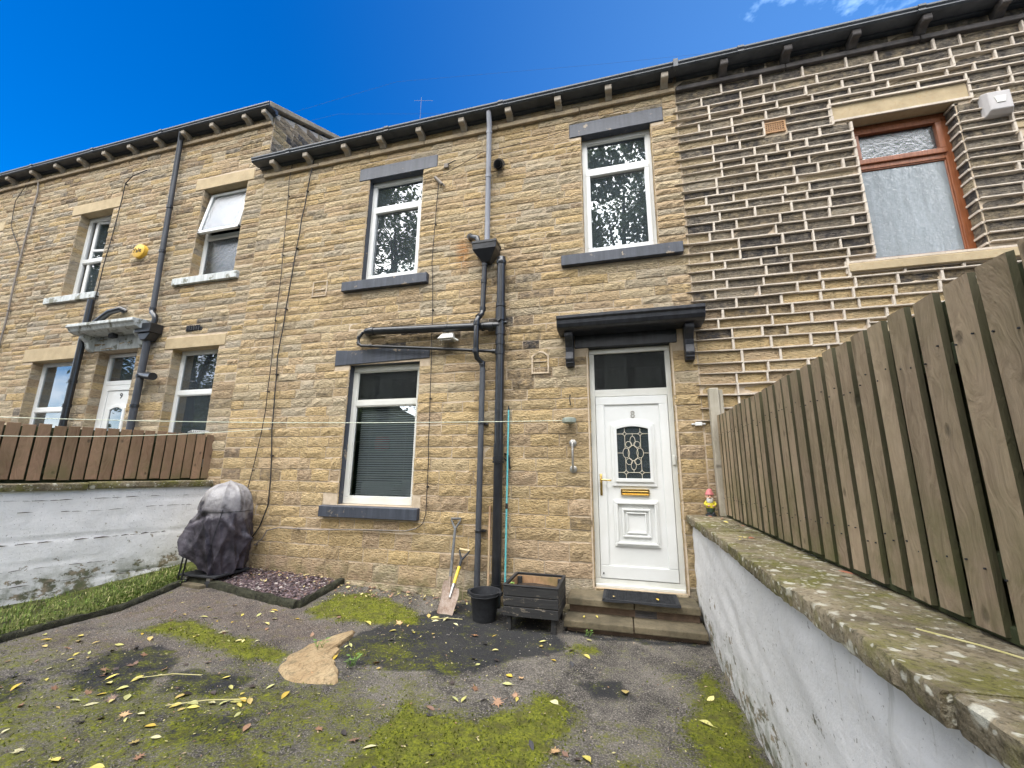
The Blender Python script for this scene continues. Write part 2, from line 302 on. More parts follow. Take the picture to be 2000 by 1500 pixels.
# ------------------------------------------------------------------ mesh helpers
WL = {}
class MB:
    def __init__(s): s.v = []; s.f = []; s.c = []; s.col = (1, 1, 1); s.subs = []
    def add(s, vs, fs):
        k = len(s.v); s.v += [tuple(p) for p in vs]; s.f += [tuple(i+k for i in f) for f in fs]; s.c += [s.col]*len(vs); return s
    def box(s, x0, x1, y0, y1, z0, z1):
        return s.add([(x, y, z) for z in (z0, z1) for y in (y0, y1) for x in (x0, x1)],
                     [(0, 2, 3, 1), (4, 5, 7, 6), (0, 1, 5, 4), (2, 6, 7, 3), (0, 4, 6, 2), (1, 3, 7, 5)])
    def obox(s, c, u, v, w):
        c, u, v, w = map(Vector, (c, u, v, w))
        if u.cross(v).dot(w) < 0: u = -u
        return s.add([c+u*i+v*j+w*k for k in (-1, 1) for j in (-1, 1) for i in (-1, 1)],
                     [(0, 2, 3, 1), (4, 5, 7, 6), (0, 1, 5, 4), (2, 6, 7, 3), (0, 4, 6, 2), (1, 3, 7, 5)])
    def beam(s, a, b, wx, wz, up=(0, 0, 1)):
        a, b = Vector(a), Vector(b); d = (b-a); L = d.length; d /= L
        side = d.cross(Vector(up)).normalized(); u2 = side.cross(d)
        return s.obox((a+b)/2, d*L/2, side*wx/2, u2*wz/2)
    def tube(s, path, r, n=10, caps=True):
        path = [Vector(p) for p in path]; m = len(path); rs = r if isinstance(r, (list, tuple)) else [r]*m
        prev = None; vs = []
        for i, p in enumerate(path):
            t = ((path[min(i+1, m-1)]-p).normalized()+(p-path[max(i-1, 0)]).normalized())
            t = t.normalized() if t.length > 1e-6 else (path[min(i+1, m-1)]-p).normalized()
            if prev is None:
                a = t.orthogonal().normalized()
            else:
                a = (prev-t*prev.dot(t)).normalized()
            prev = a; b = t.cross(a)
            vs += [p+(a*math.cos(2*PI*k/n)+b*math.sin(2*PI*k/n))*rs[i] for k in range(n)]
        fs = [(i*n+k, i*n+(k+1) % n, (i+1)*n+(k+1) % n, (i+1)*n+k) for i in range(m-1) for k in range(n)]
        if caps: fs += [tuple(reversed(range(n))), tuple((m-1)*n+k for k in range(n))]
        return s.add(vs, fs)
    def lathe(s, c, prof, n=20, axis='z', squash=1.0):
        vs = []
        for r, h in prof:
            for k in range(n):
                a = 2*PI*k/n; x, y = r*math.cos(a), r*math.sin(a)*squash
                vs.append((c[0]+x, c[1]+y, c[2]+h) if axis == 'z' else ((c[0]+x, c[1]+h, c[2]+y) if axis == 'y' else (c[0]+h, c[1]+x, c[2]+y)))
        fs = []
        for i in range(len(prof)-1):
            for k in range(n):
                q = (i*n+k, i*n+(k+1) % n, (i+1)*n+(k+1) % n, (i+1)*n+k); fs.append(q if axis != 'y' else q[::-1])
        fs += [tuple(range(n))[::-1], tuple((len(prof)-1)*n+k for k in range(n))]
        return s.add(vs, fs)
    def prism(s, poly, a0, a1, axis='x'):
        n = len(poly)
        def P(a, p): return (a, p[0], p[1]) if axis == 'x' else ((p[0], a, p[1]) if axis == 'y' else (p[0], p[1], a))
        return s.add([P(a0, p) for p in poly]+[P(a1, p) for p in poly],
                     [tuple(range(n)), tuple(reversed(range(n, 2*n)))]+[(k, (k+1) % n+0, (k+1) % n+n, k+n)[::-1] for k in range(n)])
    def ball(s, c, r, nu=10, nv=6):
        rx, ry, rz = r if isinstance(r, tuple) else (r, r, r); vs = []; fs = []
        for i in range(nv+1):
            t = PI*i/nv
            for k in range(nu):
                a = 2*PI*k/nu; vs.append((c[0]+rx*math.sin(t)*math.cos(a), c[1]+ry*math.sin(t)*math.sin(a), c[2]-rz*math.cos(t)))
        for i in range(nv):
            for k in range(nu): fs.append((i*nu+k, i*nu+(k+1) % nu, (i+1)*nu+(k+1) % nu, (i+1)*nu+k))
        return s.add(vs, fs)
    def build(s, name, mat, parent=None, bevel=0, smooth=False, attr=False, kind=None, seg=1, recalc=True):
        for q in s.subs: o = q.build(name, mat, parent, bevel, smooth, attr, kind, seg, recalc)
        if s.subs and not s.v: return o
        xs, ys, zs = zip(*s.v)
        org = Vector(((min(xs)+max(xs))/2, (min(ys)+max(ys))/2, min(zs)))
        me = bpy.data.meshes.new(name)
        me.from_pydata([(p[0]-org.x, p[1]-org.y, p[2]-org.z) for p in s.v], [], s.f)
        if attr:
            a = me.attributes.new(attr if isinstance(attr, str) else 'col', 'FLOAT_COLOR', 'POINT')
            a.data.foreach_set('color', [q for c in s.c for q in (c[0], c[1], c[2], 1)])
        if bevel or recalc:
            bm = bmesh.new(); bm.from_mesh(me)
            if recalc and len(s.f) < 60000: bmesh.ops.recalc_face_normals(bm, faces=bm.faces[:])
            if bevel:
                es = [e for e in bm.edges if len(e.link_faces) == 2 and e.calc_face_angle(0) > .5]
                bmesh.ops.bevel(bm, geom=es, offset=bevel, segments=seg, affect='EDGES', profile=.6, clamp_overlap=True)
            bm.to_mesh(me); bm.free()
        if smooth:
            me.polygons.foreach_set('use_smooth', [True]*len(me.polygons))
            try: me.set_sharp_from_angle(angle=math.radians(45))
            except Exception: pass
        if isinstance(mat, (list, tuple)):
            for q in mat: me.materials.append(q)
        else: me.materials.append(mat)
        o = bpy.data.objects.new(name, me); C.objects.link(o)
        put(o, org, parent)
        if kind: o['kind'] = kind
        return o
def put(o, world, parent=None):
    o.parent = parent; WL[o.name] = Vector(world)
    o.location = Vector(world)-(WL[parent.name] if parent else Vector((0, 0, 0)))
def tag(o, label, cat, group=None):
    o['label'] = label; o['category'] = cat
    if group: o['group'] = group
    return o
def thing(name, label, cat, loc, group=None):
    o = bpy.data.objects.new(name, None); C.objects.link(o); o.empty_display_size = .1
    put(o, loc); return tag(o, label, cat, group)
def bx(name, mat, parent, x0, x1, y0, y1, z0, z1, bevel=0.004, **k): return MB().box(x0, x1, y0, y1, z0, z1).build(name, mat, parent, bevel=bevel, **k)
def text(s, size, loc, mat, name, parent, depth=.003, rot=(PI/2, 0, 0), sx=1.0):
    cu = bpy.data.curves.new('lettering', 'FONT'); cu.body = s; cu.size = size; cu.extrude = depth; cu.align_x = 'CENTER'; cu.align_y = 'CENTER'; cu.resolution_u = 3
    to = bpy.data.objects.new('lettering_source', cu); C.objects.link(to)
    bpy.context.view_layer.update()
    me = bpy.data.meshes.new_from_object(to.evaluated_get(bpy.context.evaluated_depsgraph_get()))
    bpy.data.objects.remove(to)
    me.transform(Matrix.Rotation(rot[2], 4, 'Z') @ Matrix.Rotation(rot[0], 4, 'X') @ Matrix.Diagonal((sx, 1, 1, 1)))
    me.materials.clear(); me.materials.append(mat)
    o = bpy.data.objects.new(name, me); C.objects.link(o); put(o, loc, parent); return o

# ------------------------------------------------------------------ stonework
RS = random.Random(7)
def stone_mesh(k):
    r = random.Random(100+k); nx, nz = 5, 2
    vs = []; fs = []
    for j in range(nz+1):
        for i in range(nx+1):
            edge = i in (0, nx) or j in (0, nz)
            x = -.5+i/nx+(0 if i in (0, nx) else r.uniform(-.06, .06)); z = -.5+j/nz+(0 if j in (0, nz) else r.uniform(-.13, .13))
            if i in (0, nx): x += r.uniform(-.008, .008)
            if j in (0, nz): z += r.uniform(-.045, .03)*(1 if j == 0 else -1)*-1
            y = -r.uniform(.06, .18) if edge else -r.uniform(.18, .38)
            vs.append((x, y, z))
    W = nx+1
    for j in range(nz):
        for i in range(nx): fs.append((j*W+i, j*W+i+1, (j+1)*W+i+1, (j+1)*W+i))
    ring = [i for i in range(W)]+[j*W+nx for j in range(1, nz+1)]+[nz*W+i for i in range(nx-1, -1, -1)]+[j*W for j in range(nz-1, 0, -1)]
    b0 = len(vs)
    for q in ring: vs.append((vs[q][0], .25, vs[q][2]))
    n = len(ring)
    for q in range(n): fs.append((ring[(q+1) % n], ring[q], b0+q, b0+(q+1) % n))
    me = bpy.data.meshes.new('stone_block'); me.from_pydata(vs, [], fs); me.materials.append(M['stone'])
    return me, vs, fs
POOL = [stone_mesh(k) for k in range(14)]

def cut(intervals, a, b):
    out = []
    for x0, x1 in intervals:
        if b <= x0 or a >= x1: out.append((x0, x1)); continue
        if a > x0: out.append((x0, a))
        if b < x1: out.append((b, x1))
    return out
def courses(z0, z1, hfun, rnd):
    z = z0; out = []
    while z < z1-.03:
        h = hfun(z)*rnd.uniform(.85, 1.15)
        if z+h > z1-.05: h = z1-z
        out.append((z, z+h)); z += h
    return out
def lay(x0, x1, cs, lfun, holes, rnd):
    rects = []
    for za, zb in cs:
        full = [(x0, x1)]; partial = []
        for hx0, hx1, hz0, hz1 in holes:
            if hz1 <= za+.012 or hz0 >= zb-.012: continue
            full = cut(full, hx0, hx1)
            lo, hi = za, zb
            if hz0-za > .045: partial.append((hx0, hx1, za, hz0))
            if zb-hz1 > .045: partial.append((hx0, hx1, hz1, zb))
        for a, b in full:
            x = a
            while x < b-.01:
                L = lfun((za+zb)/2)*rnd.choice((.65, .8, 1, 1, 1.2, 1.45))
                if b-(x+L) < .14: L = b-x
                if L > .75: L = L/2
                rects.append((x, x+L, za, zb)); x += L
        for px0, px1, pz0, pz1 in partial:
            n = max(1, round((px1-px0)/.42))
            ok = all(not (hx0 < px1-.01 and hx1 > px0+.01 and hz0 < pz1-.01 and hz1 > pz0+.01) for hx0, hx1, hz0, hz1 in holes)
            if ok:
                for k in range(n): rects.append((px0+(px1-px0)*k/n, px0+(px1-px0)*(k+1)/n, pz0, pz1))
    return rects
def masonry(parent, rects, colfun, gap, depth, rnd, nmax=300, yoff=0.0, hidden=None):
    scored = []
    for q in rects:
        xa, xb, za, zb = q
        p = project(((xa+xb)/2, 0, (za+zb)/2)); s = -1
        if p and -30 < p[0] < 2030 and -30 < p[1] < 1530:
            p1, p2 = project((xa, 0, za)), project((xb, 0, zb))
            if p1 and p2: s = abs(p1[0]-p2[0])*abs(p1[1]-p2[1])
            if hidden and hidden((xa+xb)/2, zb): s = -1
        scored.append((s, q))
    scored.sort(key=lambda t: -t[0])
    many = MB()
    for i, (s, (xa, xb, za, zb)) in enumerate(scored):
        me, vs, fs = rnd.choice(POOL)
        za += rnd.uniform(-.004, .006); zb += rnd.uniform(-.006, .004); sx, sz, sy = xb-xa-gap*rnd.uniform(.7, 1.4), zb-za-gap, depth*rnd.uniform(.65, 1.35)
        xc, zc = (xa+xb)/2, (za+zb)/2; flip = rnd.choice((1,))
        y = yoff+rnd.uniform(-.004, .004)
        col = colfun(xc, zc, rnd)
        if i < nmax and s > 0:
            o = bpy.data.objects.new('stone_block', me); C.objects.link(o); o.parent = parent
            o.location = Vector((xc, y, zc))-WL[parent.name]; o.scale = (sx, sy, sz); o.color = (*col, 1)
        else:
            many.col = col; many.add([(xc+vx*sx, y+vy*sy, zc+vz*sz) for vx, vy, vz in vs], fs)
    return many
def reveal(many, x, side, za, zb, y1, cs, colfun, rnd, gap=.012):
    # stones seen in the thickness of an opening; side=+1: the opening lies to the right of x
    for a, b in cs:
        a2, b2 = max(a, za), min(b, zb)
        if b2-a2 < .03: continue
        many.col = colfun(x, (a2+b2)/2, rnd)
        e = rnd.uniform(.004, .010)
        xa, xb = (x-.05, x+e) if side > 0 else (x-e, x+.05)
        many.box(xa, xb, .004, y1, a2+gap/2, b2-gap/2)

def wall_sheet(name, parent, x0, x1, z0, z1, holes, mat, t=.3):
    xs = sorted({x0, x1, *[h[0] for h in holes], *[h[1] for h in holes]}); zs = sorted({z0, z1, *[h[2] for h in holes], *[h[3] for h in holes]})
    xs = [x for x in xs if x0 <= x <= x1]; zs = [z for z in zs if z0 <= z <= z1]
    mb = MB()
    for xa, xb in zip(xs, xs[1:]):
        for za, zb in zip(zs, zs[1:]):
            cx, cz = (xa+xb)/2, (za+zb)/2
            if any(h[0] < cx < h[1] and h[2] < cz < h[3] for h in holes): continue
            mb.add([(xa, 0, za), (xb, 0, za), (xb, 0, zb), (xa, 0, zb)], [(0, 1, 2, 3)])
            mb.add([(xa, t, za), (xb, t, za), (xb, t, zb), (xa, t, zb)], [(3, 2, 1, 0)])
    for hx0, hx1, hz0, hz1 in holes:
        mb.add([(hx0, 0, hz0), (hx0, t, hz0), (hx0, t, hz1), (hx0, 0, hz1)], [(0, 1, 2, 3)])
        mb.add([(hx1, 0, hz0), (hx1, t, hz0), (hx1, t, hz1), (hx1, 0, hz1)], [(3, 2, 1, 0)])
        mb.add([(hx0, 0, hz1), (hx1, 0, hz1), (hx1, t, hz1), (hx0, t, hz1)], [(0, 1, 2, 3)])
        mb.add([(hx0, 0, hz0), (hx1, 0, hz0), (hx1, t, hz0), (hx0, t, hz0)], [(3, 2, 1, 0)])
    return mb.build(name, mat, parent, recalc=False)
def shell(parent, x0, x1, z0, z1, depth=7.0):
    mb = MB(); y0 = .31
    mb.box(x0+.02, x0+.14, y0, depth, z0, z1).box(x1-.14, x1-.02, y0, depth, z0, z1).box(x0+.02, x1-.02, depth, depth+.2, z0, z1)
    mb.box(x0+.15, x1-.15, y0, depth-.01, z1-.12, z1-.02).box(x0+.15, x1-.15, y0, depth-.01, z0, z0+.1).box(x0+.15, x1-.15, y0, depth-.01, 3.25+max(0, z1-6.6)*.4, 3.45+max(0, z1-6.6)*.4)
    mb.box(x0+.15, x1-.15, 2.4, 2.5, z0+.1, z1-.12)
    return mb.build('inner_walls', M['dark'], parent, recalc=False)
def roof(parent, x0, x1, zt, depth=4.2):
    mb = MB(); s = .48
    for k in range(16):                                # overlapping rows of slates
        a, b = k*depth/16-.17, (k+1)*depth/16-.10
        mb.prism([(a, zt+(a+.17)*s+.03), (b, zt+(b+.17)*s+.0), (b, zt+(b+.17)*s+.015), (a, zt+(a+.17)*s+.045)], x0, x1)
    mb.prism([(depth-.17, zt+depth*s-.03), (depth*2-.2, zt-.03), (depth*2-.2, zt+.05), (depth-.17, zt+depth*s+.05)], x0, x1)
    return mb.build('roof', M['slate_roof'], parent)
def eaves(parent, x0, x1, zs, corbels, cmat, smat, gx0=None, gx1=None, two=None):
    gx0 = x0 if gx0 is None else gx0; gx1 = x1 if gx1 is None else gx1
    x = x0
    while x < x1-.02:
        L = min(RS.uniform(.9, 1.5), x1-x)
        if x1-(x+L) < .4: L = x1-x
        bx('string_course', smat, parent, x+.004, x+L-.004, -.05-RS.uniform(0, .008), .05, zs-.035+RS.uniform(-.004, .004), zs+.03, .006); x += L
    prof = [(.05, zs+.031), (-.015, zs+.031), (-.05, zs+.045), (-.085, zs+.075), (-.115, zs+.09), (-.165, zs+.085), (-.178, zs+.10), (-.178, zs+.165), (.05, zs+.165)]
    first = None
    for cx in corbels:
        if first is None:
            first = MB().prism(prof, cx-.043, cx+.043).build('corbel', cmat, parent, bevel=.005)
        else:
            o = first.copy(); C.objects.link(o); o.location = first.location+Vector((cx-corbels[0], 0, 0))
    g = MB(); gp = [(-.06, zs+.168), (-.19, zs+.168), (-.212, zs+.185), (-.207, zs+.205), (-.222, zs+.225), (-.222, zs+.245), (-.20, zs+.245), (-.185, zs+.19), (-.06, zs+.19)]
    g.prism(gp, gx0, gx1); go = g.build('gutter', M['gutter'], parent)
    bx('soffit_board', M['gutter'], parent, gx0+.02, gx1-.02, -.058, .0, zs+.15, zs+.24, .003)
    for k in range(int((gx1-gx0)/1.8)):
        xx = gx0+.7+k*1.8
        MB().prism([(-.195, zs+.160), (-.22, zs+.178), (-.215, zs+.205), (-.23, zs+.225), (-.23, zs+.25), (-.19, zs+.25)], xx, xx+.07).build('gutter_joint', M['gutter'], go)

# ------------------------------------------------------------------ windows
def frame_bars(mb, x0, x1, z0, z1, y0, y1, wd, wb=None):
    wb = wb or wd
    mb.box(x0, x0+wd, y0, y1, z0+wb, z1-wd); mb.box(x1-wd, x1, y0, y1, z0+wb, z1-wd)
    mb.box(x0, x1, y0, y1, z0, z0+wb); mb.box(x0, x1, y0, y1, z1-wd, z1); return mb
def window(parent, x0, x1, z0, z1, y, zt, mat, up='fixed', low='fixed', gu='glass', gl='glass', fw=.055, sw=.055):
    o = frame_bars(MB(), x0+.004, x1-.004, z0+.004, z1-.004, y, y+.07, fw, fw+.012).box(x0+fw, x1-fw, y+.004, y+.066, zt-.035, zt+.035).build('window', mat, parent, bevel=.006, seg=2)
    for (a, b, k, g) in ((zt+.035, z1-fw-.004, up, gu), (z0+fw+.016, zt-.035, low, gl)):
        if k == 'sash':
            s = frame_bars(MB(), x0+fw-.012, x1-fw+.012, a-.012, b+.012, y-.018, y+.03, sw).build('sash', mat, o, bevel=.007, seg=2)
            i = sw-.012
        else:
            s = o; i = .016
            frame_bars(MB(), x0+fw, x1-fw, a, b, y+.012, y+.05, i).build('glazing_bead', mat, o, bevel=.005)
        bx('gasket', M['rubber'], o, x0+fw+i-.004, x1-fw-i+.004, y+.024, y+.026, b-i, b-i+.005, 0) if k == 'gasketed' else None
        if k != 'open':
            MB().box(x0+fw+i-.004, x1-fw-i+.004, y+.026, y+.032, a+i-.004, b-i+.004).build('pane', M[g], o)
    return o
def lintel(parent, x0, x1, z0, z1, mat, depth=.10, proud=.014, name='lintel'):
    mb = MB().box(x0, x1, -proud, depth, z0, z1); return mb.build(name, mat, parent, bevel=.008)
def sill(parent, x0, x1, z0, z1, mat, proj=.075, depth=.12):
    return MB().prism([(-proj, z0), (-proj, z1-.012), (depth, z1+.004), (depth, z0)], x0, x1).build('sill', mat, parent, bevel=.007)

# ------------------------------------------------------------------ the three terraced houses
B89, B87 = -5.65, .86
from mathutils import noise as mnoise
def ns(x, z, s=1.0, o=0.0): return mnoise.noise(Vector((x*s+o, z*s-o, o*.7)))
def col8(x, z, r):
    lo = z < 2.3+ns(x, z, .8)*.8
    hue = r.choice((.15, .3, .4, .45, .5, .52, .6, .45)) if lo else r.choice((.25, .3, .4, .5, .62, .68, .75, .85))
    g = r.uniform(.88, 1.14)*(1.0 if lo else .98)
    b = r.uniform(.25, .5) if r.random() < .06 else r.uniform(0, .12)
    if -1.5 < x < -.85 and 2.3 < z < 4.0: b += r.uniform(.05, .55)
    if -3.1 < x < -1.6 and 3.0 < z < 3.38: b += r.uniform(.25, .6)
    if x > .3 and 2.95 < z < 4.0: b += r.uniform(0, .4)
    if z < .35: b += r.uniform(.0, .3); hue = r.choice((.1, .25, .9, .8))
    if x < -5.2 and z < 2: b += r.uniform(0, .45)
    if x > .62 and z < 1.9: b += .25
    return hue+r.uniform(-.05, .05), g, min(1, b)
def col9(x, z, r):
    hue = r.choice((.2, .25, .5, .7, .75, .8, .95)); g = r.uniform(.78, 1.08)
    b = r.uniform(.3, .55) if r.random() < .08 else r.uniform(.0, .16)
    if z > 6.9: b += r.uniform(0, .2)
    return hue+r.uniform(-.05, .05), g, min(1, b)
def col7(x, z, r):
    edge = 3.35+.5*ns(x, 3, .7)-(.4 if x < 1.8 else 0)
    dark = r.random() < .93/(1+math.exp(-(z-edge)/.16))
    if x < 1.15 and r.random() < .5 and z < 5.6: dark = False
    hue = r.choice((.25, .5, .55, .6)) if z < edge+.3 else r.choice((.75, .9, 1.0, .7))
    return hue, r.uniform(.85, 1.15)*(.8 if z > edge else 1.05), (r.uniform(.48, .85) if dark else r.uniform(.0, .28))
def h8(z): return .19 if z < .55 else (.155 if z < 1.5 else (.145 if z < 2.6 else (.116 if z < 3.9 else .093)))
def h9(z): return .13 if z < 3 else .096
def h7(z): return .130 if z < 3.4 else .116
def len8(z): return .35 if z < 3 else .33
def len7(z): return .37

# ---- house 8 (middle)
H8 = thing('terraced_house', 'middle stone terraced house with white door numbered 8 and dark grey painted lintels', 'house', ((B89+B87)/2, 0, 0), 'stone houses of the terrace')
O8 = {'LR': (-3.65, -2.56, 1.025, 2.905), 'UL': (-3.60, -2.68, 4.17, 5.87), 'UR': (-.36, .54, 4.165, 5.915), 'D': (-.345, .585, .27, 2.94)}
L8 = [(-3.89, -2.42, 2.905, 3.10), (-3.78, -2.46, 5.87, 6.08), (-.51, .695, 5.915, 6.12), (-.50, .66, 2.94, 3.13), (-3.87, -2.45, .865, 1.025), (-3.865, -2.50, 4.01, 4.17), (-.64, .80, 4.01, 4.165), (-.60, .74, 2.94, 3.26)]
r8 = random.Random(8); ZS8 = 6.30; ZS9 = 7.38
cs8 = courses(-.05, ZS8-.03, h8, r8)+[(ZS8+.03, ZS8+.16)]
wall_sheet('mortar_wall', H8, B89, B87, -.15, ZS8+.24, list(O8.values()), M['mortar'])
rects = lay(B89, B87, cs8, len8, list(O8.values())+L8, r8)
many = masonry(H8, rects, col8, .011, .055, r8)
for k, (x0, x1, z0, z1) in O8.items():
    reveal(many, x0, 1, z0, z1, .13, cs8, col8, r8); reveal(many, x1, -1, z0, z1, .13, cs8, col8, r8)
o = many.build('stone_block', M['stone_many'], H8, attr=True, recalc=False); o['kind'] = 'stuff'
shell(H8, B89, B87, -.15, ZS8+.2); roof(H8, B89, B87, ZS8+.2)
eaves(H8, B89, B87, ZS8, [-5.38, -4.80*.985, -4.07*.985, -3.43*.985, -2.76*.985, -2.07*.985, -1.36*.985, -.65*.985, .03, .73], M['corbel'], M['string'], gx0=B89-.12)
dk = M['slate_paint']
MB().prism([(-3.89, 2.905), (-2.42, 2.94), (-2.42, 3.085), (-2.7, 3.095), (-3.1, 3.125), (-3.6, 3.115), (-3.89, 3.135)], -.016, .10, 'y').build('lintel', dk, H8, bevel=.006)
MB().box(-3.65, -2.56, .012, .13, 2.90, 2.935).build('lintel_soffit', dk, H8)
lintel(H8, -3.78, -2.46, 5.862, 6.08, dk); lintel(H8, -.51, .695, 5.907, 6.12, dk); lintel(H8, -.50, .66, 2.933, 3.10, M['hood_paint'], name='door_lintel')
sill(H8, -3.87, -2.45, .87, 1.022, dk); sill(H8, -3.865, -2.50, 4.01, 4.168, dk); sill(H8, -.64, .80, 4.01, 4.163, dk)
wLR = window(H8, *O8['LR'], .10, 2.375, M['cream'], gu='glass_obscure', gl='glass_clear', fw=.075)
window(H8, *O8['UL'], .10, 5.40, M['white'], low='sash', fw=.06)
window(H8, *O8['UR'], .10, 5.42, M['white'], low='sash', fw=.06)
for (x0, x1, z0, z1) in (O8['LR'], O8['UL']):                     # dark paint line on the left jamb
    bx('painted_jamb', dk, H8, x0-.001, x0+.012, .012, .10, z0, z1, 0)

# door 8
dx0, dx1, dz0, dz1 = O8['D']; yd = .07
door = frame_bars(MB(), dx0+.004, dx1-.004, dz0+.004, dz1-.012, yd, yd+.07, .058, .075).box(dx0+.06, dx1-.06, yd+.003, yd+.068, 2.345, 2.43).build('door', M['cream'], H8, bevel=.006, seg=2)
MB().box(dx0+.06, dx1-.06, yd+.03, yd+.036, 2.425, dz1-.068).build('pane', M['glass_obscure'], door)
lx0, lx1, lz0, lz1 = dx0+.066, dx1-.066, dz0+.085, 2.34
cx = (lx0+lx1)/2
leaf = MB().box(lx0, lx1, yd+.01, yd+.055, lz0, lz1); frame_bars(leaf, lx0, lx1, lz0, lz1, yd-.006, yd+.012, .095, .13)
leaf = leaf.build('door_leaf', M['white'], door, bevel=.006, seg=2)
def ring(mb, x0, x1, z0, z1, y0, y1, wd): return frame_bars(mb, x0, x1, z0, z1, y0, y1, wd)
def arch(x0, x1, z0, z1, rise, n=9): return [(x0, z0), (x1, z0)]+[(x1+(x0-x1)*k/(n-1), z1+rise*math.sin(PI*k/(n-1))) for k in range(n)]
def hoop(mb, outer, inner, y0, y1):
    n = len(outer)
    vs = [(p[0], y0, p[1]) for p in outer]+[(p[0], y0, p[1]) for p in inner]+[(p[0], y1, p[1]) for p in outer]+[(p[0], y1, p[1]) for p in inner]
    fs = []
    for k in range(n):
        q = (k+1) % n; fs += [(k, q, n+q, n+k), (k, 2*n+k, 2*n+q, q), (n+k, n+q, 3*n+q, 3*n+k)]
    return mb.add(vs, fs)
gx0, gx1, gz0, gz1 = cx-.172, cx+.172, 1.41, 1.97
mb = MB(); hoop(mb, arch(gx0-.065, gx1+.065, gz0-.085, gz1+.045, .055), arch(gx0-.030, gx1+.030, gz0-.035, gz1+.02, .04), yd-.008, yd+.011)
hoop(mb, arch(gx0-.034, gx1+.034, gz0-.04, gz1+.022, .042), arch(gx0, gx1, gz0, gz1-.01, .03), yd-.022, yd+.011)
mb.build('glass_surround', M['white'], door, bevel=.005, seg=2)
MB().prism(arch(gx0, gx1, gz0, gz1-.01, .03), yd-.004, yd+.008, 'y').build('leaded_pane', M['glass'], door)
MB().box(gx0, gx1, yd+.0082, yd+.0098, gz0, gz1+.01).build('pane_backing', M['dark'], door)
cm = MB(); yc = yd-.007
def ct(pts, r=.0026): cm.tube([(x, yc, z) for x, z in pts], r, 5)
zc = (gz0+gz1)/2
def ell(cx_, cz_, a, b, n=18, a0=0, a1=2*PI): return [(cx_+a*math.cos(a0+(a1-a0)*k/n), cz_+b*math.sin(a0+(a1-a0)*k/n)) for k in range(n+1)]
ct(ell(cx, zc, .054, .088))
ct(ell(cx-.075, zc, .036, .055)); ct(ell(cx+.075, zc, .036, .055))
for s in (1, -1):
    ct(ell(cx, zc+s*.135, .028, .052)); ct(ell(cx-.045, zc+s*.095, .034, .034)); ct(ell(cx+.045, zc+s*.095, .034, .034))
    ct([(cx, zc+s*.187), (cx, zc+s*.215)]); zb = zc+s*.215; xe = .085
    ct([(gx0, zb), (cx-xe-.03, zb)]); ct([(gx1, zb), (cx+xe+.03, zb)]); ct([(cx-xe+.03, zb), (cx+xe-.03, zb)])
    for t in (-1, 1):
        ct([(cx+t*xe, zb+s*.03), (cx+t*xe, gz1 if s > 0 else gz0)]); ct([(cx+t*xe, zb-s*.03), (cx+t*xe, zc+s*.05)])
        for a, b in (((-.03, 0), (0, .03)), ((0, .03), (.03, 0)), ((.03, 0), (0, -.03)), ((0, -.03), (-.03, 0))):
            ct([(cx+t*xe+a[0], zb+a[1]), (cx+t*xe+(a[0]+b[0])*.32, zb+(a[1]+b[1])*.32), (cx+t*xe+b[0], zb+b[1])])
ct([(gx0, zc), (cx-.111, zc)]); ct([(gx1, zc), (cx+.111, zc)])
cm.build('leading', M['came'], door, smooth=True)
mb = MB(); ring(mb, cx-.235, cx+.235, .69, 1.175, yd-.010, yd+.011, .035); ring(mb, cx-.215, cx+.215, .71, 1.155, yd-.022, yd+.011, .022)
ring(mb, cx-.15, cx+.15, .785, 1.085, yd-.012, yd+.011, .022); ring(mb, cx-.105, cx+.105, .825, 1.045, yd-.008, yd+.011, .014)
mb.build('raised_panel', M['white'], door, bevel=.006, seg=2)
lb = MB(); ring(lb, cx-.152, cx+.152, 1.225, 1.295, yd-.016, yd+.011, .012); lb = lb.build('letterbox', M['brass'], door, bevel=.003)
MB().prism([(yd-.002, 1.237), (yd-.010, 1.255), (yd-.010, 1.270), (yd-.002, 1.283), (yd+.01, 1.283), (yd+.01, 1.237)], cx-.138, cx+.138).build('letterbox_flap', M['brass'], door, bevel=.002)
hd = MB().box(lx0+.022, lx0+.048, yd-.016, yd-.006, 1.22, 1.455).tube([(lx0+.035, yd-.01, 1.39), (lx0+.035, yd-.055, 1.39), (lx0+.06, yd-.062, 1.39), (lx0+.15, yd-.058, 1.386)], .0095, 8).build('door_handle', M['brass'], door, bevel=.003, smooth=True)
text('8', .115, (cx+.015, yd+.008, 2.125), M['steel'], 'door_number', door, .004)
MB().lathe((lx0+.03, yd-.02, lz0+.05), [(.008, 0), (.008, .012)], 8, 'y').build('drain_cap', M['rubber'], door)
bx('door_latch', M['cream'], door, dx1-.052, dx1-.022, yd-.02, yd+.002, 1.56, 1.66, .004)
bx('threshold', M['cream'], door, dx0+.01, dx1-.01, yd-.045, yd+.0, dz0-.002, dz0+.03, .006)
for x in (dx0-.02, dx1+.004): bx('mortar_fillet', M['mortar'], H8, x, x+.016, -.012, yd, .26, 2.93, .003)

# door hood
hp = [(0, 3.285), (-.33, 3.25), (-.33, 3.212), (-.312, 3.20), (-.306, 3.155), (-.285, 3.115), (-.25, 3.098), (-.19, 3.09), (0, 3.09)]
hood = MB().prism(hp, -.675, .925).build('door_hood', M['hood_paint'], H8, bevel=.005)
bp = [(.0, 3.09), (-.20, 3.09), (-.205, 3.04), (-.185, 3.015), (-.15, 2.985), (-.115, 2.93), (-.105, 2.87), (-.118, 2.82), (-.128, 2.78), (-.11, 2.745), (-.11, 2.728), (-.09, 2.722), (-.085, 2.70), (.0, 2.695)]
for x in (-.60, .725): MB().prism(bp, x, x+.095).build('bracket', M['hood_paint'], hood, bevel=.006)

